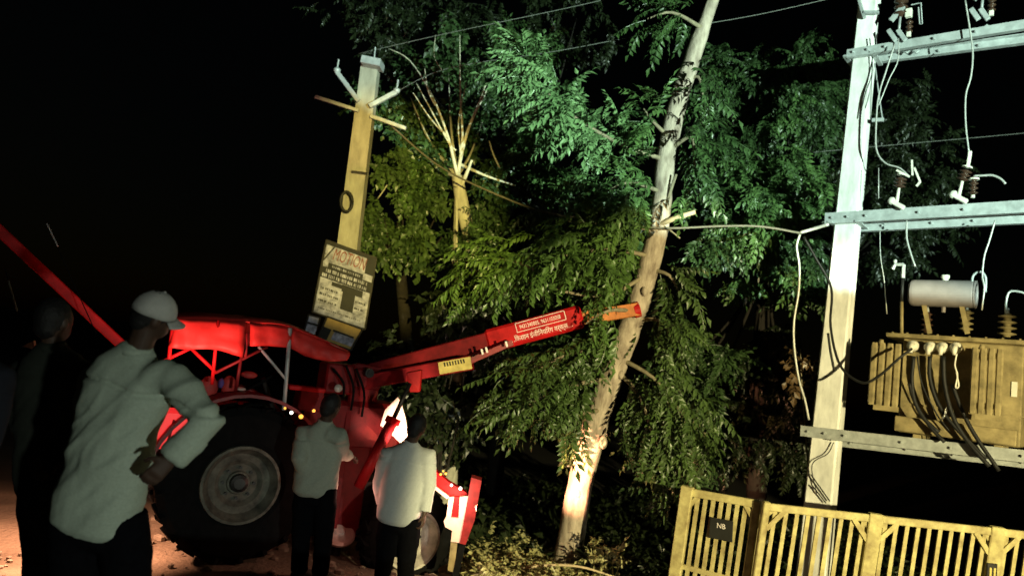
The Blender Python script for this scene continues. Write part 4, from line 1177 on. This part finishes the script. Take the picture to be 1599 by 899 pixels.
# rear boom at far left, rising up out of the back of the tractor
a, b_ = T(262, 606, .5), W(-60, 305, 6.2)
rb_ = MB().beam(a, b_, .115, .09, TN).build('rear_boom', RED, tr, bevel=.01)
for top_, sh0, sh1, end_ in [((66, 334, 6.4), (73, 349, 6.36), (90, 384, 6.3), (150, 520, 6.1)), ((8, 420, 6.0), (13, 438, 6.0), (27, 486, 6.0), (60, 600, 6.0))]:
    cb_l = MB().tube([W(*top_), W(*end_)], .004, 6).build('stay_cable', BLACK, tr)
    MB().tube([W(*sh0), W(*sh1)], .006, 6).build('cable_glint', GALV, cb_l)  # lit stretch of the cable, its glint set as a short pale tube
MB().prism([W(33, 541, 5.9), W(52, 532, 5.9), W(54, 547, 5.9), W(44, 543, 5.9)], fwd * .03).build('bracket', PINKPLATE, tr)
MB().prism([W(42, 574, 5.9), W(66, 565, 5.9), W(66, 571, 5.9), W(45, 580, 5.9)], fwd * .03).build('bracket', PINKPLATE, tr)
# mast
mt, mbm = T(572, 570, .75), T(533, 835, .55)
mast = MB().beam(mt, mbm, .20, .30, TN).build('mast', REDSHADE, tr, bevel=.015)
MB().beam(mt - TF * .18 - TN * -.13, mbm - TF * .14 + TN * .13, .05, .06, TN).build('mast_rib', REDSHADE, tr, bevel=.006)
MB().obox(T(525, 590, .7), TF * .16, TN * .16, ZU * .16).build('slew_head', REDSHADE, tr, bevel=.02)
MB().obox(T(560, 590, .72), TF * .22, TN * .13, ZU * .11).build('boom_knuckle', REDSHADE, tr, bevel=.02)
MB().lathe(T(575, 582, .52), TN, [(0, 0), (0, .05), (.05, .05), (.05, .03), (.07, .03), (.07, 0)], 12).build('pivot_pin', DARKMETAL, tr)
MB().lathe(T(528, 606, .3), (TN + V((0, 0, .1))).normalized(), [(-.05, 0), (-.04, .03), (0, .042), (.012, .042), (.02, .03), (.024, 0)], 14).build('work_lamp', GLASSY, tr, smooth=True)
for k, (a, b_) in enumerate([((540, 570), (548, 640)), ((556, 575), (565, 650)), ((520, 575), (536, 620))]):
    m_ = ((a[0] + b_[0]) / 2 + 8, (a[1] + b_[1]) / 2)
    MB().tube(smooth_path([T(*a, .45), T(*m_, .4), T(*b_, .45)], 5), .014, 6).build('hydraulic_hose', BLACK, tr, smooth=True)
# base pad of the mast
pad = T(527, 835, .45)
MB().lathe(V((pad.x, pad.y, pad.z)), (ZU + TN * .6).normalized(), [(0, 0), (0, .17), (.03, .18), (.05, .16), (.06, .07), (.09, .06), (.09, 0)], 24).build('outrigger_pad', PINKPLATE, tr)
MB().tube([V((pad.x, pad.y, pad.z)), V((pad.x, pad.y, gz(pad.x, pad.y)))], .06, 10).build('outrigger_post', DARKMETAL, tr)
# booms
tipd = 8.35
ub0, ub1 = T(578, 582, .8), W(909, 494, tipd - .1)
bdir = (ub1 - ub0).normalized()
bn = (bdir.cross(ZU)).normalized()
if bn.dot(CAM - ub1) < 0: bn = -bn
bup = bn.cross(bdir); bup = bup if bup.z > 0 else -bup
lit0 = W(757, 524, tipd - .42)
lit0 = ub0 + bdir * (lit0 - ub0).dot(bdir)
boom = MB().beam(ub0, lit0, .16, .20, bn).build('boom', REDSHADE, tr, bevel=.012)  # continues the lit beam; its shade is put into the paint
sleeve = MB().beam(lit0 - bdir * .02, ub1, .20, .255, bn).build('boom_sleeve', RED, tr, bevel=.03)
inner0, inner1 = ub1, W(996, 483, 8.52)
MB().beam(inner0 - bdir * .2, inner1, .12, .15, bn).build('inner_boom', mat('orange_rust_paint', (.48, .16, .04), .6, .4, 10, bump=.2), tr, bevel=.008)
MB().lathe(inner1, bdir, [(-.05, .0), (-.05, .09), (.02, .09), (.02, 0)], 16).build('boom_head', RED, tr)
lb0, lb1 = T(548, 600, .78), W(737, 566, 7.95)
ldir = (lb1 - lb0).normalized()
lower = MB().beam(lb0, lb1, .15, .155, bn).build('lower_boom', REDSHADE, tr, bevel=.012)
MB().beam(lb1 - ldir * .1, W(800, 535, 8.05), .09, .06, bn).build('boom_link', DARKRED, tr)
st0, st1 = lb0 + ldir * ((lb1 - lb0).length - .36), lb1
stk = MB().beam(st0 + bn * .078, st1 + bn * .078, .004, .13, bn).build('sticker', STICKER, tr)
for k in range(8):
    c = st0.lerp(st1, .2 + k * .085) + bn * .081 + bup * .03
    MB().obox(c, ldir * .008, bn * .001, bup * .022).build('printed_mark', BOARDDARK, stk)
for (px, py) in [(753, 549), (760, 546), (791, 537)]:
    MB().obox(W(px, py, 7.9), bdir * .01, bn * .01, bup * .03).build('bright_clip', PRINT, tr)
# lettering on the sleeve
sl = (ub1 - lit0).length
def bp_(u, v): return lit0 + bdir * sl * u + bn * .1005 + bup * v
text_part('9431240805, 9631103058', bp_(.35, .028), bdir, bup, .052, sl * .43, PRINT, sleeve, thick=.002)
text_part('\u2026\u093f\u0915\u0938\u093e\u0928 \u0907\u0902\u091c\u0940\u093f\u0928\u092f\u093f\u0930\u0902\u0917 \u0935\u0930\u094d\u0915\u094d\u0938\u2026', bp_(.22, -.104), bdir, bup, .088, sl * .66, PRINT, sleeve, thick=.002)
q = [bp_(.315, .108), bp_(.83, .108), bp_(.83, .008), bp_(.315, .008)]
for k in range(4): MB().beam(q[k], q[(k + 1) % 4], .004, .006, bn).build('printed_border', PRINT, sleeve)
# bracket and hydraulic ram below the boom
MB().prism([W(634, 582, 7.45), W(658, 578, 7.5), (W(655, 612, 7.5)), W(640, 612, 7.45)], fwd * .1).build('ram_bracket', RED, tr, bevel=.004)
ra_, rb2, rc_ = W(640, 598, 7.4), W(614, 655, 7.3), W(560, 760, 7.2)
MB().tube([ra_, rb2], .022, 10).build('ram_rod', DARKMETAL, tr, smooth=True)
MB().tube([rb2, rc_], .055, 12).build('ram_barrel', REDSHADE, tr, smooth=True)
MB().lathe(rb2, ra_ - rb2, [(-.04, .0), (-.04, .075), (.02, .075), (.02, 0)], 10).build('ram_gland', RED, tr)
MB().prism([W(px, py, 7.6) for px, py in [(621, 620), (626, 627), (633, 652), (638, 682), (625, 691), (611, 678), (602, 670), (594, 664), (601, 640)]], fwd * .02).build('gusset_plate', PINKPLATE, tr)
# front outrigger with lit plates
OD = 7.15
def OP(l, d=OD): return [W(px, py, d) for px, py in l]
orr = MB().prism(OP([(701, 776), (709, 775), (704, 808), (716, 809), (718, 775), (733, 774), (718, 847), (704, 845), (706, 828), (695, 822), (693, 813), (697, 806)]), fwd * .05).build('outrigger_plate', PINKPLATE, tr)
MB().prism(OP([(709, 775), (719, 775), (717, 809), (704, 808)], OD + .03), fwd * .04).build('outrigger_inner', RED, tr)
MB().prism(OP([(678, 733), (700, 752), (727, 768), (733, 776), (700, 776), (676, 758)], OD + .06), fwd * .08).build('outrigger_arm', RED, tr)
MB().beam(W(675, 757, OD), W(700, 776, OD), .03, .03, fwd).build('arm_edge', PINKPLATE, tr)
MB().prism(OP([(736, 745), (752, 750), (741, 812), (727, 850), (718, 848)], OD - .02), fwd * .12).build('outrigger_post', DARKRED, tr)
MB().prism(OP([(704, 846), (714, 848), (709, 893), (699, 890)]), fwd * .06).build('outrigger_foot', TANKPAINT, tr)
MB().prism(OP([(717, 850), (727, 850), (716, 900), (706, 898)], OD - .01), fwd * .08).build('outrigger_leg', BLACK, tr)
# small lit lamps
def bulb(px, py, d, r_, m_):
    c = W(px, py, d)
    MB().ell(c, cr * r_, cu * r_, fwd * r_ * .7, 10).build('lamp_bulb', m_, tr, smooth=True)
bulb(445, 637, 6.9, .012, AMBER); bulb(455, 644, 6.9, .017, WHITELAMP); bulb(470, 650, 6.9, .022, AMBER); bulb(490, 641, 6.9, .016, AMBER)
bulb(688, 740, 7.1, .012, AMBER); bulb(696, 739, 7.1, .012, AMBER); bulb(705, 757, 7.1, .014, WHITELAMP); bulb(719, 762, 7.1, .017, WHITELAMP); bulb(692, 735, 7.1, .009, AMBER)
# the tractor's lights; those for the ground and the mast pad are added
lamp('tractor_front_light', 'POINT', W(706, 790, 6.9), None, 15, (1.0, .62, .45), radius=.03)
lamp('tractor_side_light', 'SPOT', W(738, 800, 7.0), W(908, 730, 8.8), 2700, (1.0, .45, .24), 33, .9, .03)
lamp('tractor_boom_light', 'SPOT', W(622, 700, 7.1), W(618, 655, 7.6), 60, (1.0, .72, .55), 70, .5, radius=.03)
lamp('tractor_tail_light', 'SPOT', W(300, 650, 5.9), W(315, 490, 6.5), 200, (1.0, .36, .28), 90, .85, radius=.04)
lamp('added_ground_light', 'SPOT', W(120, 690, 6.4), W(70, 850, 6.6), 380, (1.0, .5, .3), 130, .6, radius=.04)  # added without a fitting, makes the orange light on the road
lamp('pad_fill_light', 'POINT', W(546, 770, 6.75), None, 4.0, (1.0, .40, .3), radius=.04)  # added point light brightening the pad at the mast base


# ------------------------------------------------------------------ people
def hand(mb, wrist, d, nrm, curl=.6, sc=1.0, side=1):
    d = d.normalized(); nrm = (nrm - d * nrm.dot(d)).normalized(); s_ = d.cross(nrm) * side
    mb.loft([(wrist - d * .02, .024 * sc, .02 * sc), (wrist + d * .03 * sc, .034 * sc, .016 * sc), (wrist + d * .085 * sc, .041 * sc, .014 * sc)], s_, 12)
    for k, (o_, L) in enumerate([(-.03, .072), (-.010, .082), (.010, .077), (.029, .06)]):
        p = wrist + d * .085 * sc + s_ * o_ * sc; pts = [p - d * .015]
        dd = d.copy()
        for q in range(3):
            a = curl * (.5 + .5 * q) * .7
            dd = (d * math.cos(a * (q + 1)) + nrm * math.sin(a * (q + 1))).normalized()
            p = p + dd * L * sc / 2.6; pts.append(p)
        mb.tube(pts, [.0095 * sc, .009 * sc, .0085 * sc, .007 * sc], 8)
    p = wrist + d * .03 * sc - s_ * .032 * sc
    mb.tube([p, p + (d * .6 - s_ * .7 + nrm * .3).normalized() * .035 * sc, p + (d * .9 - s_ * .55 + nrm * .5).normalized() * .065 * sc], [.012 * sc, .011 * sc, .008 * sc], 8)


def person(label, J, wax, shirt, trous, vox=.012, hk=1.0, face=None, cap=None, sleeve=(.075, .062, .05), torso=None, hands=True, fold=.010, short=0.0):
    """J: joints as (px, py, depth); wax: width axis of the torso"""
    Q = {k: W(*v) for k, v in J.items()}
    g0 = ground_pt((Q['ankle_l'] + Q['ankle_r']) / 2)
    root = thing('person', label, 'person', g0)
    wax = V(wax).normalized(); face = V(face).normalized() if face is not None else fwd
    hu = (Q['head'] - Q['neck']).normalized(); hs = face.cross(hu).normalized(); hf = hu.cross(hs).normalized()
    hf = hf if hf.dot(face) > 0 else -hf
    hs, hf, hu = hs * hk, hf * hk, hu * hk
    body = MB(); h = Q['head']
    body.ell(h, hs * .076, hf * .095, hu * .112, 20)
    body.ell(h + hf * .03 - hu * .055, hs * .056, hf * .062, hu * .062, 16)
    body.ell(h + hf * .095 - hu * .02, hs * .014, hf * .022, hu * .026, 10)
    for sg in (-1, 1):
        body.ell(h + hs * sg * .078 - hu * .01 - hf * .005, hs * .012, hf * .022, hu * .034, 10)
        body.ell(h + hs * sg * .03 + hf * .083 + hu * .012, hs * .014, hf * .010, hu * .009, 8)
    body.ell(h + hf * .088 - hu * .062, hs * .022, hf * .01, hu * .008, 8)
    neck = Q['neck']
    body.tube([h - hu * .05 - hf * .01, neck + hu * .02, neck - hu * .06], [.056, .054, .058], 12)
    pel = Q['pelvis']
    ts = torso or [(0.0, .16, .10), (.25, .185, .115), (.6, .165, .11), (1.0, .165, .115)]
    body.loft([(neck.lerp(pel, .06 + u * .9), a * .70, b_ * .62) for u, a, b_ in ts], wax, 16)
    for sd in 'lr':
        s_, e, w = Q['sho_' + sd], Q['elb_' + sd], Q['wri_' + sd]
        body.tube([s_, s_.lerp(e, .5), e, e.lerp(w, .4), w], [.052, .046, .040, .038, .026], 12)
        hd = (w - e).normalized()
        hn = (pel - w); hn = hn - hd * hn.dot(hd)
        hand(body, w, hd, hn if hn.length > .01 else fwd, .55, 1.0, 1 if sd == 'r' else -1)
        hp, kn, an = Q['hip_' + sd], Q['knee_' + sd], Q['ankle_' + sd]
        an = V((an.x, an.y, gz(an.x, an.y) + .09))
        body.tube([hp, hp.lerp(kn, .5), kn, kn.lerp(an, .35), an], [.085, .075, .055, .055, .038], 12)
    me = voxel(body, max(.007, vox * .62), 3)
    for v in me.vertices: v.co = v.co - g0
    link('body', me, SKIN, root, True)
    # shirt
    sh = MB()
    sh.loft([(neck.lerp(pel, u), a, b_) for u, a, b_ in [(-.02, .075, .07)] + [(.07 + u * 1.0, a, b_) for u, a, b_ in ts]], wax, 24)
    for sd in 'lr':
        s_, e, w = Q['sho_' + sd], Q['elb_' + sd], Q['wri_' + sd]
        wend = e.lerp(w, 1 - short)
        c0 = neck.lerp(pel, .16)
        sh.tube([c0.lerp(s_, .55), s_, s_.lerp(e, .5), e, e.lerp(wend, .5), wend], [.085, sleeve[0] * 1.04, sleeve[0] * .98, sleeve[1], (sleeve[1] + sleeve[2]) / 2, sleeve[2]], 16)
    sh.tube([neck - hu * .03, neck + hu * .022], [.082, .064], 16)
    me = voxel(sh, vox, 5)
    seed = V((len(label) * 1.7, 3.1, 0))
    ax = (pel - neck).normalized()
    nrmls = [v.normal.copy() for v in me.vertices]
    for v, n_ in zip(me.vertices, nrmls):
        p = v.co; r_ = p - neck
        a = r_.dot(ax); s1_ = r_.dot(wax)
        # drag folds that run slanting from the shoulder to the opposite hip, and gathers above the hem
        c_, u_ = .77 * s1_ + .63 * a, -.63 * s1_ + .77 * a
        dp = r_.dot(n_.cross(ax)) * .6
        f = .8 * noise.noise(V((c_ * 6, u_ * 1.3, dp)) + seed) + .5 * (1 - 3.2 * min(.4, abs(noise.noise(V((c_ * 7, u_ * 1.9, dp)) + seed * 2))))
        f += .22 * noise.noise(V((c_ * 26, u_ * 6, dp * 4)) + seed) + .22 * (1 - 4 * min(.3, abs(noise.noise(V((c_ * 15, u_ * 4, dp)) + seed * 3))))
        if r_.dot(fwd) < 0: f -= 1.1 * math.exp(-((a - .135 - .02 * noise.noise(V((s1_ * 6, 0, 0)))) / .009) ** 2)
        v.co = p + n_ * fold * f * ((1.2 if a > .25 else .8) * (1 - .6 * sst(.55, .72, a))) - g0
    link('shirt', me, shirt, root, True)
    # collar
    MB().tube([neck + hu * .005 - hf * .005, neck + hu * .040 - hf * .012], [.074, .064], 18).build('collar', shirt, root, smooth=True)
    # trousers
    trs = MB()
    trs.loft([(pel - ax * .10, .145, .095), (pel + ax * .02, .15, .10), (pel + ax * .12, .165, .115)], wax, 20)
    for sd in 'lr':
        hp, kn, an = Q['hip_' + sd], Q['knee_' + sd], Q['ankle_' + sd]
        an = V((an.x, an.y, gz(an.x, an.y) + .07))
        trs.tube([hp - (kn - hp).normalized() * .05, hp.lerp(kn, .35), kn, kn.lerp(an, .5), an], [.105, .105, .082, .078, .075], 14)
        ff = V((face.x, face.y, 0)).normalized()
        base = V((an.x, an.y, gz(an.x, an.y)))
        MB().loft([(base - ff * .07 + ZU * .045, .036, .045), (base + ff * .02 + ZU * .045, .042, .048), (base + ff * .12 + ZU * .035, .048, .032), (base + ff * .18 + ZU * .028, .036, .022)], hs, 14).build('shoe', SHOE, root, smooth=True)
    me = voxel(trs, .014, 4)
    for v in me.vertices:
        p = v.co.copy(); v.co = p + v.normal * .008 * noise.noise(V((p.x * 5, p.y * 5, p.z * 12))) - g0
    link('trousers', me, trous, root, True)
    # hair as a shell over the back of the head
    hr = MB(); hr.ell(h - hf * .012 + hu * .018, hs * .084, hf * .096, hu * .107, 20)
    hr.ell(h - hf * .045 - hu * .03, hs * .066, hf * .06, hu * .07, 14)
    me = voxel(hr, .009, 3)
    for v in me.vertices:
        p = v.co.copy(); v.co = p + v.normal * .004 * noise.noise(p * 60) - g0
    link('hair', me, HAIR, root, True)
    if cap is not None:
        cp_ = MB(); vs = []; fs = []
        n = 28; m_ = 8
        for i in range(m_ + 1):
            th = R(2 + 92 * i / m_)
            for k in range(n):
                a = 2 * math.pi * k / n
                rr_ = .100 * math.sin(th) * (1 + .02 * math.sin(6 * a))
                vs.append(h + hu * (.012 + .112 * math.cos(th)) + hs * rr_ * .9 * math.cos(a) + hf * (rr_ * 1.06 * math.sin(a) - .008))
        for i in range(m_):
            for k in range(n):
                fs.append((i * n + k, i * n + (k + 1) % n, (i + 1) * n + (k + 1) % n, (i + 1) * n + k))
        fs.append(tuple(range(n)))
        cp_.add(vs, fs)
        co = cp_.build('cap', cap, root, smooth=True)
        md = co.modifiers.new('thick', 'SOLIDIFY'); md.thickness = .006
        vs = []; fs = []
        for j in range(5):
            for k in range(13):
                a = R(-62 + 124 * k / 12); u = j / 4
                rr_ = .097 + u * .06 * math.cos(a * .9)
                vs.append(h + hs * rr_ * .92 * math.sin(a) + hf * (rr_ * 1.0 * math.cos(a)) + hu * (.018 - .02 * u - .02 * math.sin(a) ** 2))
        for j in range(4):
            for k in range(12): fs.append((j * 13 + k, j * 13 + k + 1, (j + 1) * 13 + k + 1, (j + 1) * 13 + k))
        vo = MB().add(vs, fs).build('visor', cap, co, smooth=True)
        md = vo.modifiers.new('thick', 'SOLIDIFY'); md.thickness = .005
        MB().ell(h + hu * .124, hs * .008, hf * .008, hu * .006, 8).build('cap_button', cap, co, smooth=True)
    return root


# man in the foreground, hand on hip
person('man in sage shirt and white cap, back turned, right hand on hip',
       dict(head=(241, 492, 3.2), neck=(213, 552, 3.2), sho_l=(150, 592, 3.32), sho_r=(272, 592, 3.15), elb_l=(132, 668, 3.55), elb_r=(324, 658, 3.05), wri_l=(165, 720, 3.6), wri_r=(268, 714, 3.0),
            pelvis=(153, 790, 3.2), hip_l=(118, 820, 3.2), hip_r=(192, 820, 3.2), knee_l=(115, 960, 3.15), knee_r=(205, 960, 3.2), ankle_l=(100, 1090, 3.3), ankle_r=(210, 1095, 3.2)),
       cr * 1.0 + fwd * -.12 + cu * -.05, SHIRT1, TROUSER, .010, hk=.88, face=V((.75, .66, -.1)), cap=CAPM,
       sleeve=(.070, .061, .050), torso=[(0.0, .155, .10), (.12, .195, .115), (.40, .180, .13), (.72, .172, .132), (.93, .180, .135), (1.04, .170, .13)], fold=.020, short=.02)
person('man in pale khaki shirt standing against the red mast',
       dict(head=(517, 634, 6.6), neck=(507, 662, 6.6), sho_l=(474, 676, 6.6), sho_r=(528, 680, 6.55), elb_l=(468, 715, 6.45), elb_r=(533, 708, 6.75), wri_l=(480, 745, 6.6), wri_r=(548, 712, 6.95),
            pelvis=(492, 758, 6.6), hip_l=(478, 765, 6.6), hip_r=(508, 768, 6.6), knee_l=(470, 840, 6.6), knee_r=(505, 842, 6.6), ankle_l=(465, 905, 6.6), ankle_r=(498, 908, 6.6)),
       cr * 1.0 + fwd * .25, SHIRT2, TROUSER, .014, face=V((.45, .9, 0)), sleeve=(.082, .07, .06), torso=[(0.0, .14, .09), (.15, .18, .11), (.5, .19, .125), (.9, .20, .13), (1.0, .195, .13)], fold=.012, short=.25)
person('man in loose white shirt with arms down beside the front wheel',
       dict(head=(651, 666, 6.7), neck=(641, 694, 6.7), sho_l=(607, 710, 6.7), sho_r=(666, 712, 6.7), elb_l=(594, 752, 6.75), elb_r=(670, 758, 6.7), wri_l=(598, 788, 6.85), wri_r=(663, 801, 6.65),
            pelvis=(622, 800, 6.7), hip_l=(608, 812, 6.7), hip_r=(640, 814, 6.7), knee_l=(600, 880, 6.7), knee_r=(634, 882, 6.7), ankle_l=(590, 945, 6.7), ankle_r=(628, 948, 6.7)),
       cr * 1.0 + fwd * .1, SHIRT3, TROUSER, .014, face=V((.3, .95, 0)), sleeve=(.085, .072, .06), torso=[(0.0, .15, .10), (.14, .19, .115), (.5, .19, .13), (.9, .20, .135), (1.02, .195, .13)], fold=.012, short=.04)
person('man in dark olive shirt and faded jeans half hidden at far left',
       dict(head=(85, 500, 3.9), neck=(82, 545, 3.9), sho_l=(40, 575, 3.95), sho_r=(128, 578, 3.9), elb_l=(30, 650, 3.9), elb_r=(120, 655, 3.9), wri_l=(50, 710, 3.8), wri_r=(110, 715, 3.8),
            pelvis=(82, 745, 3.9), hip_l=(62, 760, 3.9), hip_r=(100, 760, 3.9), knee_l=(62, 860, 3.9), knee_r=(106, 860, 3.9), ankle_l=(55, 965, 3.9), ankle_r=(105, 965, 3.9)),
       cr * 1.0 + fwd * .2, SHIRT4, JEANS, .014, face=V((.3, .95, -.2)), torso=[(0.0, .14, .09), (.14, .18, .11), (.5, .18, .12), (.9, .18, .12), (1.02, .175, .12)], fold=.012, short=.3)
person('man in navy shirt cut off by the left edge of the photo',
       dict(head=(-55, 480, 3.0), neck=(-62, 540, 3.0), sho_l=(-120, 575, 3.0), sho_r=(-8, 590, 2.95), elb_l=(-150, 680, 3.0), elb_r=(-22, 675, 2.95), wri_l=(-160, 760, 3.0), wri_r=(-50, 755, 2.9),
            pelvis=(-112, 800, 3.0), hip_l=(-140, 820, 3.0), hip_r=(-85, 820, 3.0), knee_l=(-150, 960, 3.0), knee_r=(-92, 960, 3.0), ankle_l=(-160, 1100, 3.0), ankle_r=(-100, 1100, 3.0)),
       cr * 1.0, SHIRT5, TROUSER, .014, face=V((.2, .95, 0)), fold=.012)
